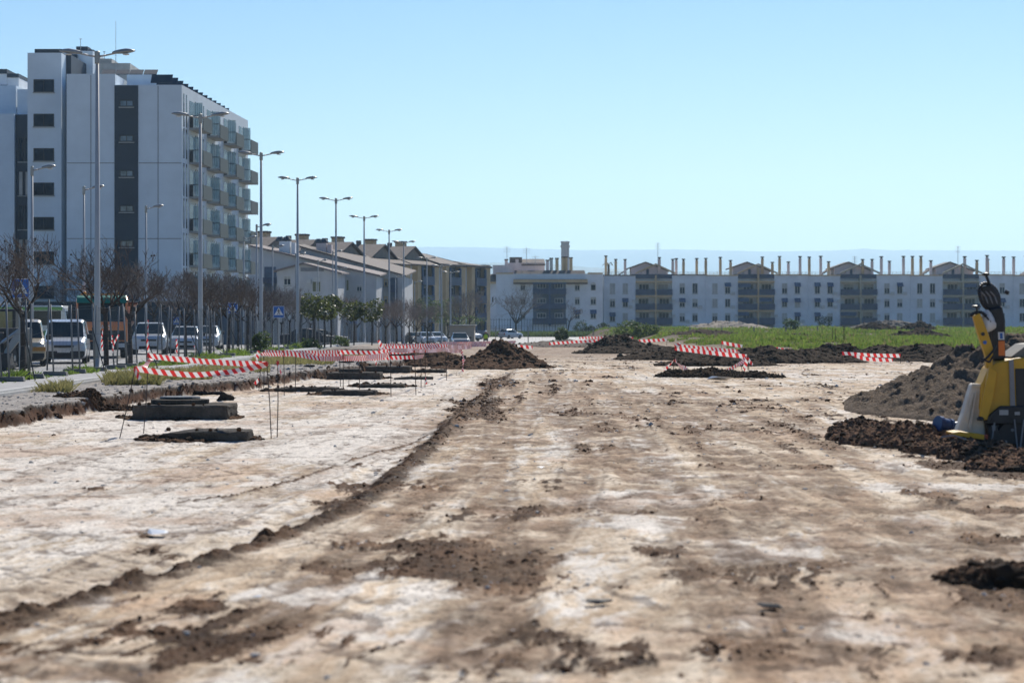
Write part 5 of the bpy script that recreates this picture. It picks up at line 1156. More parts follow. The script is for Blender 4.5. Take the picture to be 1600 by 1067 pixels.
heap('pale sand mound at the far edge of the grass', 1135, 315, 13, 8, .95, 25, mat('pale_sand', (.30, .24, .18), .95, col2=(.40, .33, .25), scale=.5), p=.7, rough=.05, clod=.04)
heap('low brown strip of turned soil in the left grass', 1110, 205, 8, 7, .45, 26, M_CLODD, p=.7)
heap('low brown strip of turned soil right of the rubble', 1240, 190, 7, 6, .35, 27, M_CLODD, p=.7)
heap('low brown earth spread across the way left of the middle heap', 890, 155, 9, 9, .38, 28, mat('trampled_soil', (.10, .075, .055), .95, col2=(.16, .12, .09), scale=1.5, bump=.8), p=.7)
heap('large grey gravel heap sloping down beside the yellow machine', 1612, 48, 7.8, 17, 1.42, 40, M_GRAV, p=.95, rough=.17, clod=.09, n=260, group=None, name='gravel_heap', cat='gravel heap', lobes=.1)
for k, (px, Y, w_, d_, h_) in enumerate(((1360, 36.6, 1.2, 1.5, .24), (1400, 35.2, 1.3, 1.6, .30), (1450, 34.2, 1.3, 1.4, .30), (1500, 32.6, 1.3, 1.3, .22), (1548, 31.3, 1.1, 1.0, .16), (1600, 30.8, 1.3, 1.0, .15), (1345, 38.8, .9, 1.3, .2), (1610, 29.2, 1.3, 1.4, .16))):
    heap('rough brown clods by the yellow machine, '+ordw(k)+' lump counted from the gravel foot', px, Y, w_*1.3, d_*1.2, h_*.95, 60+k, M_CLODB, p=.65, rough=.38, clod=.13, n=110, group='brown clod lumps by the yellow machine')
heap('blurred brown clod heap at the right edge of the foreground', 1570, 16.6, 1.0, 1.0, .13, 70, M_CLOD, p=.7, rough=.25, clod=.08, n=110)
heap('brown soil lump on the cut bank near the left edge', 150, 49.9, 1.9, 1.0, .17, 71, M_CLOD, p=.7, rough=.3, clod=.1, n=110)

for k, (px, yb, w_, h_) in enumerate(((281, 655, 2.5, .07), (315, 689, 2.1, .06), (478, 611, 2.4, .06), (545, 617, 2.2, .05), (552, 592, 2.6, .07), (606, 582, 2.4, .08), (596, 605, 2.0, .06))):
    Yh = 2.0*F/(yb-HZ); heap('thin spread of brown dirt round the '+['manhole slab', 'pointed broken slab', 'long thin dark slab', 'rough grey slab', 'lidded slab', 'dark thick slab', 'low brown slab'][k], px, Yh+.5, w_, 1.9, h_, 200+k, M_CLOD, p=.5, rough=.5, clod=.25*.2, n=70, group=None, lobes=.5)
# loose clods and stones: far more than one could count
import bmesh as _bm
def ico():
    b = _bm.new(); _bm.ops.create_icosphere(b, subdivisions=1, radius=1); v = np.array([x.co[:] for x in b.verts]); f = np.array([[q.index for q in fc.verts] for fc in b.faces]); b.free(); return v, f
IV, IF = ico()
def scatter(name, pts, sizes, mt, seed):
    r = np.random.default_rng(seed); n = len(pts); V = np.repeat(IV[None], n, 0)*(1+r.uniform(-.32, .32, (n, len(IV), 1)))
    V = V*r.uniform(.55, 1.25, (n, 1, 3))*np.array([1, 1, .7]); a = r.uniform(0, 6.28, n); c, s = np.cos(a)[:, None], np.sin(a)[:, None]
    X = V[..., 0]*c-V[..., 1]*s; Y = V[..., 0]*s+V[..., 1]*c; V = np.stack([X, Y, V[..., 2]], -1)*sizes[:, None, None]+pts[:, None]
    Fc = (IF[None]+np.arange(n)[:, None, None]*len(IV)).reshape(-1, 3); return tag(npmesh(name, V.reshape(-1, 3), Fc, mt, False), kind='stuff')
area = np.gradient(ys)[:, None]*np.gradient(ts_)[None, :]*YY
def pick(n, wgt, seed):
    r = np.random.default_rng(seed); pr = (wgt*area).ravel(); pr = pr/pr.sum(); i = r.choice(pr.size, n, p=pr); return np.stack([XX.ravel()[i], YY.ravel()[i], Z.ravel()[i]], -1), r
infr = (np.abs(TT) < .25)*(YY < 125)*(E_ > .9)
pts, r = pick(9000, infr*(BR_**2*2+.006+.5*np.exp(-((Q_-.02)/.13)**2)*(YY < 60))/np.maximum(YY, 18)**1.0, 3); scatter('soil_clods', pts, (r.gamma(1.5, .007, len(pts))+.004)*np.clip(pts[:, 1]/35, .7, 1.7), M_CLOD, 4)
pts, r = pick(2200, infr*(.3+BR_)/np.maximum(YY, 18), 5); scatter('pale_stones', pts, (r.gamma(2, .006, len(pts))+.006)*np.clip(pts[:, 1]/35, .7, 2), mat('pale_stone', (.45, .42, .38), .8, var=.3, scale=3), 6)
wl = (np.abs(TT) < .25)*(YY < 130)*(YY > 40)*(4*E_*(1-E_))*(XX < 0)
pts, r = pick(1200, wl, 7); scatter('bank_clods', pts, (r.gamma(2, .014, len(pts))+.01), M_CLOD, 8)
gv = (YY < 120)*(YY > 40)*(1-E_)*(XX < 0)*(XX > -11.4)*(np.abs(TT) < .25)
pts, r = pick(3500, gv, 9); scatter('verge_gravel', pts, r.gamma(2, .010, len(pts))+.01, mat('gravel_stone', (.28, .26, .24), .9, var=.45, scale=3), 10)
P_h = []; S_h = []
rh = np.random.default_rng(12)
for (xx, yy, zz, prof, hm) in HEAPS:
    m_ = np.argwhere(prof > 0); k = m_[rh.choice(len(m_), min(len(m_), 170))]
    for i, j in k: P_h.append((xx[i, j], yy[i, j], zz[i, j])); S_h.append(rh.gamma(2, .02)*min(1.6, max(.6, yy[i, j]/80))+.012)
scatter('heap_clods', np.array(P_h), np.array(S_h), M_CLODD, 13)

# ================================================================ YELLOW MACHINE (right edge)
YM = 33.0
M_YEL = mat('machine_yellow', (.60, .33, .015), .5, var=.12, scale=2); M_MBLK = mat('machine_black', (.022, .022, .025), .5, var=.3, scale=3, spec=.4); M_MGRY = mat('machine_grey', (.22, .22, .23), .5)
gm = gz(PX(1580, YM), YM)
t = empty('compactor_machine', (PX(1580, YM), YM, gm), 'yellow and black compact site machine with a steering hoop, cut by the right edge', 'construction machine')
def MP(pts, y0, y1, name, mt, bevel=.015, parent=None, smooth=False):
    m = MB(); m.prism([(PX(a, YM), PZ(b, YM)) for a, b in pts], y0, y1, 'y'); return m.build(name, mt, parent or t, bevel=bevel, seg=3)
MP([(1541, 653), (1531, 640), (1534, 600), (1545, 574), (1558, 566), (1590, 559), (1690, 556), (1690, 650), (1560, 656)], YM, YM+.5, 'bonnet', M_YEL, .03)
MP([(1586, 576), (1680, 574), (1680, 640), (1588, 640)], YM-.012, YM-.004, 'side_vent', M_MBLK, .0)
MP([(1576, 563), (1583, 561.5), (1586, 640), (1580, 650), (1578, 640)], YM-.03, YM-.005, 'grey_trim', M_MGRY, .004)
MP([(1538, 655), (1552, 642), (1562, 634), (1690, 634), (1690, 662), (1540, 662)], YM-.06, YM+.55, 'lower_fairing', M_MBLK, .02)
MP([(1560, 640), (1574, 640), (1574, 648), (1560, 648)], YM-.068, YM-.061, 'maker_badge', mat('badge_silver', (.35, .35, .35), .4), .0)
MP([(1584, 643), (1592, 643), (1592, 648), (1584, 648)], YM-.068, YM-.061, 'maker_badge', MATS['badge_silver'], .0)
MP([(1583, 558), (1610, 538), (1690, 530), (1690, 555)], YM+.15, YM+1.0, 'hopper_plate', mat('dusty_steel', (.22, .20, .17), .7, metal=.2), .01)
MP([(1543, 663), (1690, 663), (1690, 690), (1556, 690), (1548, 680)], YM+.05, YM+.5, 'chassis', M_MBLK, .02)
for k, yy in enumerate((YM-.02, YM+.35)):
    c = (PX(1592, YM), yy, PZ(690, YM)); m = MB(); M = Matrix.Translation(c) @ Matrix.Rotation(math.radians(-90), 4, 'X')
    m.lathe([(.05, 0), (.34, 0), (.36, .03), (.36, .27), (.34, .3), (.05, .3)], 26, M=M); w_ = m.build('drum', M_MBLK, t, smooth=False)
    m = MB(); [m.tube(Vector(c)+Vector((.2*math.cos(q), -.012, .2*math.sin(q))), Vector(c)+Vector((.2*math.cos(q), -.002, .2*math.sin(q))), .025, n=8) for q in [k2*math.pi/3 for k2 in range(6)]]; m.build('drum_bolts', M_MGRY, w_)
MP([(1542, 668), (1556, 664), (1560, 676), (1570, 690), (1556, 706), (1546, 700)], YM-.09, YM-.025, 'bracket', M_MBLK, .01)
MP([(1554, 482), (1572, 478), (1577, 500), (1577.5, 562), (1556, 564)], YM+.25, YM+.55, 'control_column', M_MBLK, .03)
MP([(1549, 486), (1556, 484), (1557, 566), (1552, 566), (1553, 530)], YM+.3, YM+.45, 'column_rail', M_MBLK, .01)
m = MB()     # steering hoop: closed loop of tube
cxh, czh = PX(1552.5, YM), PZ(463, YM); pts = []
for i in range(25):
    a = 2*math.pi*i/24; rx, rz = .17+.02*math.cos(a), .205; x = rx*math.cos(a); z = rz*math.sin(a); pts.append((cxh+x*.93+z*-.25, YM+.38+.10*math.cos(a), czh+z*.95+x*.1))
m.path(pts, .027, 8); m.build('steering_hoop', M_MBLK, t, smooth=True)
MP([(1540, 448), (1556, 444), (1572, 462), (1572, 482), (1556, 486), (1545, 474)], YM+.34, YM+.42, 'hoop_plate', M_MBLK, .02)
m = MB()
for q in (-.07, 0, .07): m.path([(cxh+q-.08, YM+.36, czh+.12), (cxh+q+.02, YM+.33, czh), (cxh+q+.08, YM+.36, czh-.16)], .012, 6)
m.build('control_levers', M_MGRY, t, smooth=True)
m = MB(); m.tube(P(1547, 446, YM+.38), P(1541, 431, YM+.38), .022, n=8); m.lathe([(.03, 0), (.055, .015), (.05, .04), (.02, .05)], 10, c=P(1540.5, 431, YM+.38)); m.tube(P(1570, 455, YM+.38), P(1576, 458, YM+.38), .03, n=8); m.build('beacon_stalk', M_MBLK, t)
s1 = MP([(1565, 519), (1574.5, 519), (1575, 531), (1565.5, 531)], YM+.24, YM+.247, 'white_sticker', M_SWHITE, 0); MP([(1567.5, 520.5), (1572, 520.5), (1572.5, 529.5), (1568, 529.5)], YM+.235, YM+.239, 'blue_symbol', M_SBLUE, 0, s1)
MP([(1565.5, 533), (1575.5, 533), (1576, 556), (1566, 556)], YM+.24, YM+.247, 'orange_sticker', mat('sticker_orange', (.75, .20, .03), .5), 0)
MP([(1521, 494), (1531, 489), (1536, 500), (1545, 523), (1552, 545), (1551, 575), (1541, 575), (1540, 556), (1528, 520)], YM+.0, YM+.12, 'lever_arm', M_YEL, .012)
MP([(1544, 572), (1556, 580), (1550, 620), (1541, 655), (1528, 657), (1530, 640)], YM-.1, YM-.01, 'side_leg', M_YEL, .012)
m = MB(); m.path([P(1516, 494, YM+.05), P(1522, 489, YM+.05), P(1534, 488, YM+.05), P(1541, 494, YM+.05)], .025, 8); m.tube(P(1527, 488, YM+.05), P(1526, 480, YM+.05), .015, n=8); m.lathe([(.03, 0), (.075, .012), (.07, .03), (.03, .04)], 12, c=P(1525, 481, YM+.05)); m.build('lever_handle', M_MBLK, t)
m = MB(); m.lathe([(.028, 0), (.028, .02)], 12, M=Matrix.Translation(P(1536, 522, YM-.015)) @ Matrix.Rotation(math.radians(-90), 4, 'X')); m.build('pivot_bolt', M_MBLK, t)
m = MB(); m.lathe([(.028, 0), (.028, .02)], 12, M=Matrix.Translation(P(1539, 535, YM-.015)) @ Matrix.Rotation(math.radians(-90), 4, 'X')); m.build('blue_cap', M_SBLUE, t)
m = MB(); m.path([P(1533, 566, YM-.06), P(1543, 558, YM-.08), P(1552, 548, YM-.05), P(1556, 540, YM)], .018, 6); m.path([P(1540, 494, YM), P(1548, 503, YM+.1), P(1555, 520, YM+.2)], .013, 6); m.path([P(1532, 560, YM-.05), P(1546, 566, YM-.08), P(1552, 556, YM-.05)], .014, 6); m.build('hose', M_MBLK, t)
m = MB(); m.lathe([(.05, 0), (.06, .03), (.03, .06)], 8, c=P(1532, 657, YM-.08)); m.lathe([(.04, 0), (.04, .05)], 8, c=P(1546, 657, YM-.08)); m.build('linkage', M_MBLK, t)
m = MB(); m.tube(P(1554, 660, YM-.1), P(1548, 700, YM-.12), .012, n=6); m.tube(P(1585, 655, YM-.09), P(1590, 705, YM-.1), .012, n=6); m.tube(P(1600, 655, YM-.09), P(1594, 700, YM-.1), .012, n=6); m.box(PX(1548, YM), PX(1553, YM), YM-.1, YM-.07, PZ(672, YM), PZ(664, YM)); m.build('cables', M_MGRY, t)
m = MB(); m.box(PX(1535, YM), PX(1541, YM), YM-.12, YM-.06, PZ(692, YM), PZ(678, YM)); m.build('red_reflector', M_RED, t)
# plastic bag tied on the column
u = np.linspace(0, 1, 14); rr = random.Random(9); m = MB(); prof = []
n = 14; vs = []; fs = []
for i, (r_, py) in enumerate(((.02, 484), (.05, 490), (.085, 498), (.10, 505), (.09, 512), (.06, 517), (.02, 519))):
    for j in range(n):
        a = 2*math.pi*j/n; r2 = r_*(1+.35*math.sin(5*a+i)+.2*rr.uniform(-1, 1)); vs.append((PX(1545, YM)+r2*math.cos(a), YM+.12+r2*math.sin(a)*.7, PZ(py, YM)))
for i in range(6):
    for j in range(n): fs.append((i*n+j, i*n+(j+1) % n, (i+1)*n+(j+1) % n, (i+1)*n+j))
m.add(vs, fs); o = m.build('plastic_bag', mat('white_plastic_film', (.62, .62, .62), .35), loc=(PX(1545, YM), YM+.12, PZ(500, YM)), smooth=True); tag(o, 'crumpled white plastic bag tied to the yellow machine lever', 'bag')
# beige shield, yellow plate, blue pipe, cables on the ground
x_, y_ = PX(1515, 33.2), 33.2
t2 = empty('plastic_guard', (x_, y_, gz(x_, y_)), 'creased beige plastic guard standing against the yellow machine leg', 'guard'); m = MB(); Yp = 33.1
q = lambda a, b: (PX(a, Yp), PZ(b, Yp))
m.prism([q(1519, 599), q(1533, 600), q(1537, 640), q(1541, 684), q(1494, 676), q(1505, 646), q(1513, 618)], Yp, Yp+.25, 'y'); m.build('shell', mat('beige_plastic', (.66, .58, .47), .6, var=.15, scale=4), t2, bevel=.03, seg=3)
m = MB(); m.prism([q(1508, 650), q(1519, 615), q(1521, 616), q(1512, 660)], Yp-.03, Yp-.004, 'y'); m.prism([q(1512, 668), q(1524, 612), q(1526, 613), q(1517, 672)], Yp-.03, Yp-.004, 'y'); m.prism([q(1519, 599), q(1533, 600), q(1533, 605), q(1518, 604)], Yp-.02, Yp-.003, 'y'); m.build('fold', MATS['beige_plastic'], t2, bevel=.006)
t2 = empty('foot_plate', (PX(1515, 32.6), 32.6, PZ(684, 32.6)), 'flat yellow metal foot plate at the base of the beige guard', 'plate'); m = MB(); Yp = 32.4; m.prism([q(1488, 676), q(1500, 674), q(1538, 679), q(1538, 687), q(1500, 682), q(1489, 679)], Yp, Yp+.5, 'y'); m.build('plate', M_YEL, t2, bevel=.01); m = MB(); [m.tube(P(1500+k*14, 688, Yp+.1), P(1500+k*14, 680, Yp+.1), .02, n=6) for k in range(3)]; m.build('stub', M_MBLK, t2)
t2 = empty('pipe_coupling', (PX(1478, 34), 34, gz(PX(1478, 34), 34)), 'blue pipe coupling lying on the clods beside the beige guard', 'pipe fitting')
M_BLP = mat('blue_pipe_plastic', (.015, .045, .15), .35, var=.15); A = P(1466, 662, 34); B = P(1486, 666, 34.1); C_ = P(1500, 664, 34.2)
m = MB(); d = (B-A).normalized(); m.tube(A, B, .11, .10, n=18); m.tube(A-d*.02, A+d*.05, .125, n=18); m.tube(B-d*.05, B, .115, n=18); m.build('socket', M_BLP, t2, smooth=False); m = MB(); m.tube(B, C_, .06, n=14); m.build('pipe', M_BLP, t2)
for k, pp in enumerate(([(1470, 683), (1490, 680), (1508, 686), (1518, 702)], [(1518, 690), (1530, 706), (1540, 700), (1552, 708)])):
    m = MB(); Q2 = []
    for a, b in pp:
        Yq = 32.2+k*.2; p = P(a, b, Yq); p.z = max(p.z, gz(p.x, p.y)+.02); Q2.append(p)
    m.path(Q2, .013, 6); o = m.build('loose_cable', M_MGRY, loc=Q2[0]); tag(o, ['pale cable looping over the clods below the blue coupling', 'short pale cable lying by the machine drum'][k], 'cable')
# single brown clod in the pale lane, white plastic scraps
x, y = G(409, 852); t2 = heap('single dark clod standing on the ridge in the pale foreground lane', 409, y, .24, .24, .085, 77, M_CLOD, p=.6, rough=.2, clod=.04, n=40, group=None, name='earth_clod', cat='clod')
for k, (px, py, w_) in enumerate(((243, 838, .16), (1205, 965, .10), (936, 963, .10), (1130, 600, .5), (400, 948, .05), (845, 740, .06))):
    x, y = G(px, py); m = MB(); zz = gz(x, y); rr = random.Random(k); vs = [(x+rr.uniform(-w_, w_), y+rr.uniform(-w_, w_), zz+.015+rr.uniform(0, w_*.35)) for _ in range(9)]
    me = bpy.data.meshes.new('plastic_scrap'); import bmesh; bm = bmesh.new(); [bm.verts.new(v) for v in vs]; bmesh.ops.convex_hull(bm, input=bm.verts); bm.to_mesh(me); bm.free(); me.materials.append(MATS['white_plastic_film'] if k not in (1, 2) else mat('dark_stone', (.06, .055, .05), .8)); me.transform(Matrix.Translation((-x, -y, -zz))); o = bpy.data.objects.new('plastic_scrap' if k not in (1, 2) else 'loose_stone', me); COL.objects.link(o); o.location = (x, y, zz)
    tag(o, ['crumpled white plastic scrap in the pale left lane', 'dark stone in the blurred foreground right of centre', 'dark stone in the blurred foreground near the middle', 'white lump of lime on the centre heap', 'tiny white scrap in the near brown patch', 'tiny white scrap in the middle of the drive lane'][k], 'stone' if k in (1, 2) else 'litter')

# ================================================================ WORKER
def worker(label, px, Y, seated):
    x = PX(px, Y); z0 = gz(x, Y); t = empty('person', (x, Y, z0), label, 'person')
    J = {'pelvis': (0, 0, .50), 'belly': (0, -.10, .66), 'chest': (0, -.22, .86), 'neck': (0, -.28, 1.02), 'head': (0, -.33, 1.10), 'top': (0, -.35, 1.22)}
    for s, c in ((-1, 'l'), (1, 'r')):
        J.update({'hip'+c: (s*.1, 0, .46), 'knee'+c: (s*.17, -.38, .48), 'ank'+c: (s*.14, -.12, .08), 'toe'+c: (s*.15, -.30, .03), 'sh'+c: (s*.19, -.24, .96), 'elb'+c: (s*.26, -.42, .74), 'wri'+c: (s*.2, -.58, .55), 'han'+c: (s*.19, -.66, .50)})
    E = [('pelvis', 'belly'), ('belly', 'chest'), ('chest', 'neck'), ('neck', 'head'), ('head', 'top')]
    for c in 'lr': E += [('pelvis', 'hip'+c), ('hip'+c, 'knee'+c), ('knee'+c, 'ank'+c), ('ank'+c, 'toe'+c), ('chest', 'sh'+c), ('sh'+c, 'elb'+c), ('elb'+c, 'wri'+c), ('wri'+c, 'han'+c)]
    R = {'pelvis': .14, 'belly': .14, 'chest': .16, 'neck': .06, 'head': .1, 'top': .085, 'hip': .1, 'knee': .07, 'ank': .045, 'toe': .04, 'sh': .07, 'elb': .045, 'wri': .032, 'han': .035}
    ks = list(J); me = bpy.data.meshes.new('body'); me.from_pydata([J[k] for k in ks], [(ks.index(a), ks.index(b)) for a, b in E], []); o = bpy.data.objects.new('body', me); COL.objects.link(o); o.parent = t
    sk_ = o.modifiers.new('s', 'SKIN'); o.modifiers.new('u', 'SUBSURF').levels = 1; o.modifiers['u'].render_levels = 1
    for i, k in enumerate(ks):
        kk = k[:-1] if k[:-1] in R else k; me.skin_vertices[0].data[i].radius = (R[kk], R[kk]); me.skin_vertices[0].data[i].use_root = (k == 'pelvis')
    me.materials.append(mat('navy_work_trousers', (.03, .035, .05), .9))
    m = MB(); M = Matrix.Translation((0, -.15, .74)) @ Matrix.Rotation(.45, 4, 'X'); m.lathe([(.17, -.18), (.20, 0), (.21, .15), (.10, .27)], 14, M=M); m.build('vest', mat('high_visibility_yellow', (.45, .75, .05), .7), t, local=True, smooth=True)
    m = MB(); m.lathe([(.13, 0), (.125, .05), (.09, .10), (.02, .13)], 14, c=(0, -.34, 1.17)); m.build('helmet', M_SWHITE, t, local=True, smooth=True)
    m = MB(); m.lathe([(.06, -.09), (.09, -.03), (.095, .04), (.08, .08)], 12, c=(0, -.36, 1.12)); m.build('face', mat('skin', (.35, .20, .14), .6), t, local=True, smooth=True)
worker('crouching worker in yellow vest and white helmet, left of the big brown heap', 759, 205, True)
# ================================================================ VEGETATION
M_BARK = mat('dark_bark', (.045, .034, .027), .95, var=.3, scale=6, bump=.5); M_TWIG = mat('brown_twigs', (.12, .088, .068), .95, var=.3, scale=2)
M_TWIGR = mat('reddish_twigs', (.21, .175, .155), .95, var=.3, scale=2)
def tree_mesh(seed, H=4.4, levels=5, trunk=2.0, r0=.085, spread=.62, twig=.0075, pods=False, nl=5, kids=(4, 4, 3, 3)):
    rr = random.Random(seed); T = MB(); C = MB(); PD_ = MB()
    def grow(p, d, L_, r, lev):
        n = 3 if lev < 2 else 2; q = p; dd = d.copy(); pts = [p]; 
        for i in range(n):
            dd = (dd+Vector((rr.uniform(-1, 1), rr.uniform(-1, 1), rr.uniform(-.5, .8)))*.20+Vector((0, 0, .08))).normalized(); q = q+dd*(L_/n); pts.append(q)
        rs = [r*(1-.45*i/n) for i in range(n+1)]; tgt = T if lev < 2 else C
        tgt.path(pts, rs, 5 if lev < 2 else 3)
        if lev >= levels:
            if pods and rr.random() < .05: PD_.lathe([(.015, -.03), (.045, 0), (.015, .04)], 5, c=q)
            return
        k = kids[min(lev, len(kids)-1)]
        for j in range(k):
            u = rr.uniform(.35, 1); idx = min(n-1, int(u*n)); b = pts[idx].lerp(pts[idx+1], u*n-idx) if j else pts[-1]
            ax = Vector((rr.uniform(-1, 1), rr.uniform(-1, 1), rr.uniform(-.3, .6))).normalized(); nd = (dd*(1-spread*.6)+ax*spread).normalized()
            grow(b, nd, L_*rr.uniform(.58, .8), max(twig, r*.52), lev+1)
    top = Vector((rr.uniform(-.08, .08), rr.uniform(-.08, .08), trunk)); T.path([Vector((0, 0, -.1)), Vector((.02, .01, trunk*.5)), top], [r0*1.15, r0, r0*.85], 8)
    for j in range(nl):
        a = 2*math.pi*(j+rr.uniform(-.3, .3))/nl; up_ = rr.uniform(.55, 1.3); grow(top-Vector((0, 0, rr.uniform(0, .35))), Vector((math.cos(a), math.sin(a), up_)).normalized(), (H-trunk)*rr.uniform(.42, .55), r0*.6, 1)
    return T, C, PD_
def tree_proto(seed, name='bare_tree', twm=None, **kw):
    T, C, PD_ = tree_mesh(seed, **kw); t = empty(name, (0, 0, 0)); T.build('trunk', M_BARK, t, local=True, smooth=True); c = C.build('crown', twm or M_TWIG, t, local=True)
    if PD_.f: PD_.build('seed_pods', M_BLACK, c, local=True)['kind'] = 'stuff'
    return t
near = [tree_proto(101, pods=True, twig=.008), tree_proto(102, pods=True, twig=.008), tree_proto(103, pods=True, twig=.008)]
far = [tree_proto(201+k, twm=M_TWIGR, twig=.012, H=4.8, kids=(4, 4, 3, 3)) for k in range(3)]
used = set()
def place_tree(pr, px, Y, top, label, group, rz):
    o = pr if id(pr) not in used else copy_tree(pr); used.add(id(pr)); z0 = float(S(Y))+.02; h_ = PZ(top, Y)-z0; o.location = (PX(px, Y), Y, z0); s = h_/(4.4 if pr in near else 4.8); o.scale = (s, s, s); o.rotation_euler = (0, 0, rz); tag(o, label, 'tree', group)
g1 = 'bare street trees behind the fence'
for k, (px, Y, top, lab) in enumerate(((35, 63, 368, 'leafless tree at the left edge before the large blue sign, with dark seed pods'), (166, 80, 372, 'leafless tree directly right of the nearest tall lamp'), (204, 84, 398, 'leafless tree standing before the truck hopper'), (290, 100, 425, 'leafless tree before the white hatchback'), (328, 104, 428, 'leafless tree right of the second tall lamp'), (357, 112, 430, 'leafless tree behind the slanted crossing sign'), (387, 118, 432, 'leafless tree just left of the third tall lamp'), (412, 126, 448, 'leafless tree just right of the third tall lamp'))):
    place_tree(near[k % 3], px, Y, top, lab, g1, k*1.3)
g2 = 'bare trees across the street'
rr = random.Random(77); k = 0
for px, Y, top in ((112, 178, 425), (140, 181, 418), (-4, 112, 392), (180, 179, 412), (212, 160, 420), (240, 150, 422), (268, 134, 430), (300, 140, 425), (318, 150, 430), (338, 142, 436), (345, 160, 432), (372, 150, 438), (398, 165, 446), (408, 175, 452), (425, 180, 450), (440, 188, 455), (452, 195, 452), (470, 205, 458), (485, 200, 462), (545, 215, 465), (556, 200, 470), (592, 215, 468), (602, 190, 474), (620, 200, 468), (628, 230, 470), (640, 240, 472), (650, 225, 478), (668, 250, 474), (733, 320, 455), (700, 330, 470), (716, 325, 465)):
    side = 'before the tall block' if px < 400 else 'before the white row houses' if px < 600 else 'before the ochre flats'
    n_ = {'before the tall block': 0, 'before the white row houses': 14, 'before the ochre flats': 23}[side]; place_tree(far[k % 3], px, Y, top+rr.uniform(-4, 4), 'distant leafless tree '+side+', '+ordw(k-n_ if k >= n_ else k)+' of its rank', g2, k*1.1); k += 1
big = tree_proto(301, twm=M_TWIGR, H=9, trunk=2.6, r0=.2, twig=.02, nl=7, kids=(4, 4, 3, 3)); Y = 395; big.location = (PX(806, Y), Y, -1.15); s = (PZ(446, Y)+1.15)/9.6; big.scale = (s*1.0, s, s); tag(big, 'large round bare tree in front of the weathered white flats', 'tree')
sl = tree_proto(302, twm=M_TWIGR, H=5.5, trunk=3.0, r0=.09, twig=.02, nl=4, kids=(3, 3, 2, 2)); Y = 290; sl.location = (PX(884, Y), Y, -1.15); s = (PZ(472, Y)+1.15)/5.6; sl.scale = (s, s, s); sl.rotation_euler = (0, .16, 0); tag(sl, 'slim leaning bare tree left of the middle dark heap', 'tree')

def leaf_material(name, c1, c2, gloss=.4):
    m = mat(name, c1, gloss, col2=c2, scale=1.7); nt = m.node_tree; b = nt.nodes['Principled BSDF']; tr = nt.nodes.new('ShaderNodeBsdfTranslucent'); mx = nt.nodes.new('ShaderNodeMixShader'); mx.inputs[0].default_value = .45
    hs = nt.nodes.new('ShaderNodeHueSaturation'); hs.inputs['Value'].default_value = 1.7; nt.links.new(b.inputs['Base Color'].links[0].from_socket, hs.inputs['Color']); nt.links.new(hs.outputs[0], tr.inputs['Color'])
    nt.links.new(b.outputs[0], mx.inputs[1]); nt.links.new(tr.outputs[0], mx.inputs[2]); nt.links.new(mx.outputs[0], nt.nodes['Material Output'].inputs['Surface']); return m
M_LEAF = leaf_material('glossy_leaves', (.03, .045, .014), (.08, .09, .03), .5); M_BUSH = leaf_material('shrub_leaves', (.035, .06, .018), (.09, .12, .035), .6); M_GRASS = leaf_material('meadow_grass', (.070, .122, .018), (.18, .235, .045), .7); M_DRYG = leaf_material('dry_grass', (.13, .13, .045), (.22, .19, .08), .7)
M_DKGR = leaf_material('dark_evergreen_leaves', (.02, .035, .012), (.05, .07, .025), .6)
def leaves(cx, cy, cz, rx, ry, rz, n, size, mt, name, parent=None, seed=0, lump=.35, local=True):
    r = np.random.default_rng(seed); d = r.normal(size=(n, 3)); d /= np.linalg.norm(d, axis=1)[:, None]; rad = r.uniform(.35, 1, n)**.5
    k = 6; cl = r.normal(size=(k, 3)); cl /= np.linalg.norm(cl, axis=1)[:, None]; bump = (1-lump)+lump*1.6*np.clip((d@cl.T).max(1), 0, 1)**3
    p = d*(rad*bump)[:, None]*np.array([rx, ry, rz])+np.array([cx, cy, cz]); a = r.normal(size=(n, 3)); a /= np.linalg.norm(a, axis=1)[:, None]; b = np.cross(a, r.normal(size=(n, 3))); b /= np.linalg.norm(b, axis=1)[:, None]
    s = size*r.uniform(.6, 1.3, n)[:, None]; V = np.stack([p-a*s, p+b*s*.45, p+a*s, p-b*s*.45], 1).reshape(-1, 3); o = npmesh(name, V, np.arange(4*n).reshape(n, 4), mt, False); o.parent = parent; return o
for k, (px, Y, yc, rx, rz, lab) in enumerate(((490, 133, 479, .95, .82, 'glossy leaved small tree right of the squarely facing crossing sign'), (507, 136, 484, .9, .8, 'glossy leaved small tree, second right of the facing crossing sign'), (517, 139, 474, .8, .6, 'taller glossy leaved small tree touching the fifth tall lamp'), (553, 150, 488, .9, .7, 'thin glossy leaved tree before the sixth tall lamp'), (581, 150, 487, .9, .95, 'glossy leaved small tree right of the sixth tall lamp'))):
    z0 = float(S(Y)); t = empty('evergreen_tree', (PX(px, Y), Y, z0), lab, 'tree', 'small glossy evergreen trees'); zc = PZ(yc, Y)-z0
    m = MB(); m.path([(0, 0, 0), (.03, 0, zc*.5), (0, 0, zc*.8)], [.05, .045, .035], 7)
    for q in range(5): a = q*1.26; m.tube((0, 0, zc*.75), (math.cos(a)*rx*.6, math.sin(a)*rx*.6, zc+.2), .02, .008, 5)
    m.build('trunk', M_BARK, t, local=True); leaves(0, 0, zc, rx, rx, rz, 520, .13, M_LEAF, 'crown', t, k)
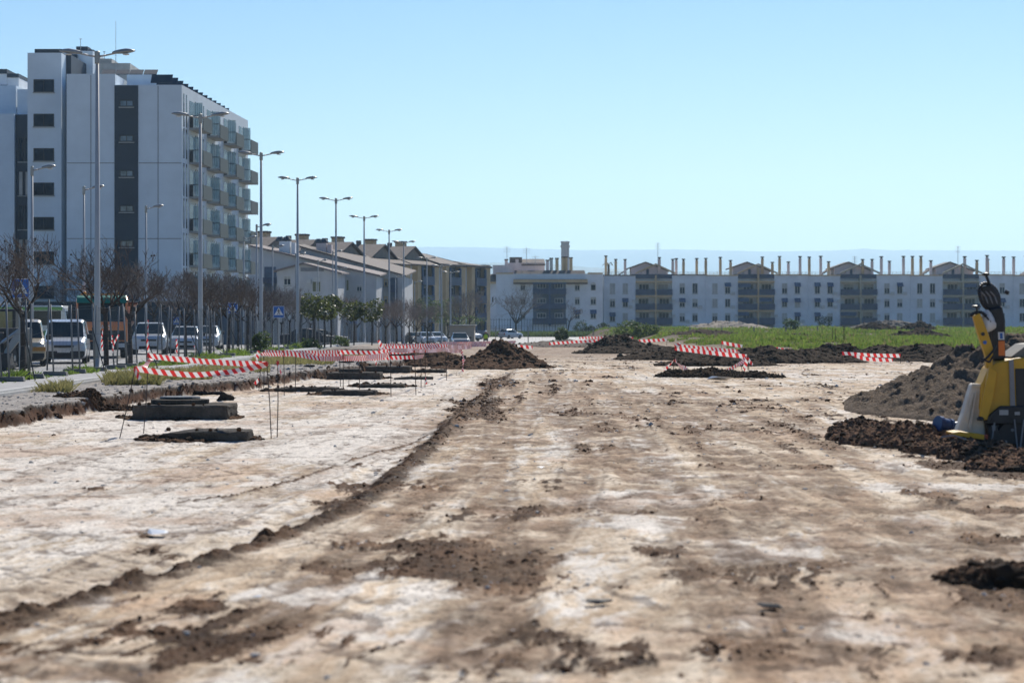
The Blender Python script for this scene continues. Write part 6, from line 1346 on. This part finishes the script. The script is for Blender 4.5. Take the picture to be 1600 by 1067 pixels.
for k, (px, Y, yc, rx, rz, mt, lab) in enumerate(((715, 336, 500, 4.0, .9, M_BUSH, 'clipped yellow green hedge before the ochre flats'), (677, 330, 487, 2.6, 1.9, M_BUSH, 'bushy green tree before the ochre flats'), (697, 334, 484, 2.2, 2.0, M_BUSH, 'second bushy green tree before the ochre flats'), (660, 320, 482, 2.0, 1.8, M_DKGR, 'dark bush behind the fence before the ochre flats'), (745, 390, 520, 1.6, 1.0, M_BUSH, 'low green bush left of the low pale wall'), (908, 405, 513, 1.6, 1.3, M_DKGR, 'dark shrub below the arched window of the weathered flats'), (943, 405, 513, 1.3, 1.6, M_DKGR, 'tall dark shrub at the corner of the weathered flats'), (925, 406, 516, 1.1, 1.0, M_DKGR, 'low dark shrub between the two taller ones'), (985, 215, 516, 1.6, .9, M_BUSH, 'grey green bush at the left tip of the grass field'), (1010, 225, 517, 1.5, .7, M_BUSH, 'low bush behind the left tip of the grass field'), (1237, 300, 509, 1.2, 1.0, M_BUSH, 'round bush at the foot of the long white flats'), (1288, 425, 506, 1.6, 1.6, M_DKGR, 'dark shrub against the long white flats'), (879, 222, 524, .9, .7, M_BUSH, 'round green tuft near the far mesh fence'), (404, 112, 533, .6, .5, M_BUSH, 'green shrub behind the fence at the third tall lamp'), (485, 133, 543, .8, .5, M_BUSH, 'green shrub below the glossy small trees'), (535, 150, 538, .7, .6, M_BUSH, 'green shrub by the sixth tall lamp base'))):
    z0 = gz(PX(px, Y), Y) if Y < 400 else -1.15; t = empty('shrub', (PX(px, Y), Y, z0), lab, 'shrub', 'shrubs and bushes'); zc = PZ(yc, Y)-z0
    leaves(0, 0, zc, rx, rx*.7, rz, 700, .16 if Y > 200 else .09, mt, 'foliage', t, 50+k); m = MB(); [m.tube((0, 0, -.05), (math.cos(q)*rx*.4, math.sin(q)*rx*.3, zc), .03, .01, 5) for q in (0, 2, 4)]; m.build('stem', M_BARK, t, local=True)
# a palm behind the flats
Y = 450; t = empty('palm_tree', (PX(951, Y), Y, -1.1), 'small palm rising between chimneys at the corner of the white flats', 'tree'); zc = PZ(414, Y)+1.1; m = MB(); m.tube((0, 0, 0), (0, 0, zc), .3, .22, 8); m.build('trunk', M_BARK, t, local=True); m = MB()
for q in range(14):
    a = q*.9; e = .9-.12*(q % 7); L_ = 1.5; p0 = Vector((0, 0, zc)); p1 = p0+Vector((math.cos(a)*L_*.5, math.sin(a)*L_*.5, e*.7)); p2 = p0+Vector((math.cos(a)*L_, math.sin(a)*L_, e*.4-.4)); s = Vector((-math.sin(a), math.cos(a), 0))*.14
    m.add([p0-s*.3, p0+s*.3, p1+s, p1-s], [(0, 1, 2, 3)]); m.add([p1-s, p1+s, p2+s*.2, p2-s*.2], [(0, 1, 2, 3)])
m.build('crown', M_DKGR, t, local=True)

def blades(name, x, y, z, h_, w_, mt, seed, lean=.35, per=3):
    r = np.random.default_rng(seed); n = len(x); x = np.repeat(x, per)+r.normal(0, .05, n*per)*np.repeat(h_, per)*2; y = np.repeat(y, per)+r.normal(0, .05, n*per)*np.repeat(h_, per)*2; z = np.repeat(z, per); h_ = np.repeat(h_, per)*r.uniform(.5, 1.2, n*per); w_ = np.repeat(w_, per)
    a = r.uniform(0, 6.28, n*per); l = r.normal(0, lean, (n*per, 2))*h_[:, None]; dx, dy = np.cos(a)*w_/2, np.sin(a)*w_/2
    V = np.stack([np.stack([x-dx, y-dy, z-.03], -1), np.stack([x+dx, y+dy, z-.03], -1), np.stack([x+dx*.6+l[:, 0]*.5, y+dy*.6+l[:, 1]*.5, z+h_*.6], -1), np.stack([x+l[:, 0], y+l[:, 1], z+h_], -1)], 1).reshape(-1, 3)
    return tag(npmesh(name, V, np.arange(len(V)).reshape(-1, 4), mt, False), kind='stuff')
r = np.random.default_rng(21); N = 120000
v = r.uniform(0, 1, N); yy = 112*(345/112)**v; xx = r.uniform(8, .245*np.maximum(yy, 60), N); tz, te, tf = terrain(xx, yy, False)
dens = fbm(xx*.12, yy*.07, 4, 97)+.3*fbm(xx*.6, yy*.3, 2, 98); dens2 = dens+.5*fbm(xx*.35, yy*.16, 3, 191); keep = (tf > .5)*(dens2 > .0)*(fbm(xx*.9, yy*.3, 3, 197) > -.22)*(r.uniform(0, 1, N) < 1.0)
xx, yy, tz, dens = xx[keep], yy[keep], tz[keep], dens[keep]; hh = (.08+.42*np.clip(dens+.25, 0, 1))*r.uniform(.5, 1.5, len(xx))*(yy > 0)
big_ = r.uniform(0, 1, len(xx)) < .75
blades('meadow_grass', xx[big_], yy[big_], tz[big_], hh[big_], .035+.0005*yy[big_], M_GRASS, 22); blades('dry_meadow_grass', xx[~big_], yy[~big_], tz[~big_], hh[~big_]*.9, .03+.0005*yy[~big_], M_DRYG, 23)
# far fringe along the road at the left of the field
N = 9000; yy = r.uniform(383, 408, N); xx = r.uniform(-14, 16, N); blades('roadside_grass', xx, yy, np.full(N, -1.15), r.uniform(.3, 1.0, N), np.full(N, .25), M_BUSH, 24)
# weeds on the verge, at tree feet and behind the fence
WX, WY, WH = [], [], []
for px0, px1, y0, y1, n, h_ in ((15, 110, 603, 613, 900, .20), (60, 110, 598, 606, 500, .22), (165, 250, 586, 602, 1500, .26), (200, 330, 580, 594, 1100, .18), (300, 420, 571, 582, 500, .14), (395, 520, 562, 570, 900, .18), (430, 600, 556, 562, 500, .18)):
    px = r.uniform(px0, px1, n); py = r.uniform(y0, y1, n); Yv = 1.70*F/(py-HZ); WX.append((px-800)/F*Yv); WY.append(Yv); WH.append(r.uniform(.4, 1.3, n)*h_)
WX, WY, WH = map(np.concatenate, (WX, WY, WH)); ok = (WX > -11.4); WX, WY, WH = WX[ok], WY[ok], WH[ok]
blades('verge_weeds', WX, WY, terrain(WX, WY, False)[0], WH, np.full(len(WX), .035), M_DRYG, 25, .5, 4)
WX, WY, WH = [], [], []
for cx_, cy_, rx_, ry_, n, h_ in ((-13.9, 60, .8, 4, 1500, .55), (-13.6, 68, .7, 3, 900, .5), (-12.9, 78, .8, 4, 900, .45), (-12.6, 84, .7, 5, 900, .45), (-12.9, 96, .8, 5, 1200, .5), (-12.9, 106, .8, 5, 1500, .6), (-12.7, 118, .8, 6, 1200, .5), (-12.7, 135, .8, 8, 1200, .5), (-27.5, 150, 1.2, 30, 1500, .8)):
    a = r.normal(cx_, rx_*.5, n); b = r.normal(cy_, ry_*.5, n); WX.append(a); WY.append(b); WH.append(r.uniform(.3, 1.2, n)*h_*.5*np.exp(-(((a-cx_)/rx_)**2))*np.clip(.3+2.2*fbm(a*.8, b*.35, 3, 7), .0, 1.6))
WX, WY, WH = map(np.concatenate, (WX, WY, WH)); blades('fence_weeds', WX, WY, np.interp(WY, _sy, _sz)+.03, WH, np.full(len(WX), .05), M_GRASS, 26, .6, 4)
# ================================================================ LIGHT, SKY, HAZE, CAMERA
AZ, EL = math.radians(14), math.radians(40)
sv = Vector((math.sin(AZ)*math.cos(EL), math.cos(AZ)*math.cos(EL), math.sin(EL)))
L = bpy.data.lights.new('sun', 'SUN'); L.energy = 5.0; L.angle = math.radians(.5); L.color = (1, .94, .84)
lo = bpy.data.objects.new('sun', L); COL.objects.link(lo); lo.rotation_euler = (-sv).to_track_quat('-Z', 'Y').to_euler(); lo.location = sv*200
w = bpy.data.worlds.new('World'); SC.world = w; w.use_nodes = True; nt = w.node_tree
bg = nt.nodes['Background']; sk = nt.nodes.new('ShaderNodeTexSky'); sk.sky_type = 'NISHITA'; sk.sun_disc = False
sk.sun_elevation = EL; sk.sun_rotation = AZ; sk.air_density = 1.0; sk.dust_density = .06; sk.ozone_density = 2.6; sk.altitude = 50
bg.inputs['Strength'].default_value = .085
hs = nt.nodes.new('ShaderNodeHueSaturation'); hs.inputs['Saturation'].default_value = 1.38; hs.inputs['Hue'].default_value = .509
nt.links.new(sk.outputs['Color'], hs.inputs['Color']); nt.links.new(hs.outputs['Color'], bg.inputs['Color'])
hz = MB(); hz.box(-9000, 9000, -40, 15900, -4, 560)
hm = bpy.data.materials.new('haze_air'); hm.use_nodes = True; n = hm.node_tree
n.nodes.remove(n.nodes['Principled BSDF']); pv = n.nodes.new('ShaderNodeVolumePrincipled'); pv.inputs['Density'].default_value = .00011
pv.inputs['Color'].default_value = (.55, .80, 1, 1); pv.inputs['Anisotropy'].default_value = .45
n.links.new(pv.outputs['Volume'], n.nodes['Material Output'].inputs['Volume'])
tag(hz.build('haze', hm), kind='stuff')
cd = bpy.data.cameras.new('camera'); cam = bpy.data.objects.new('camera', cd); COL.objects.link(cam); SC.camera = cam
cam.location = (0, 0, EYE); cd.sensor_width = 36; cd.lens = F/1600*36; cd.clip_start = .5; cd.clip_end = 60000
cam.rotation_euler = (math.radians(90), 0, 0); cd.shift_y = -(533.5-HZ)/1600
cd.dof.use_dof = True; cd.dof.focus_distance = 68; cd.dof.aperture_fstop = 2.4
SC.view_settings.view_transform = 'Standard'; SC.view_settings.look = 'None'; SC.view_settings.exposure = .15; SC.view_settings.gamma = 1
SC.cycles.volume_bounces = 1; SC.cycles.max_bounces = 6
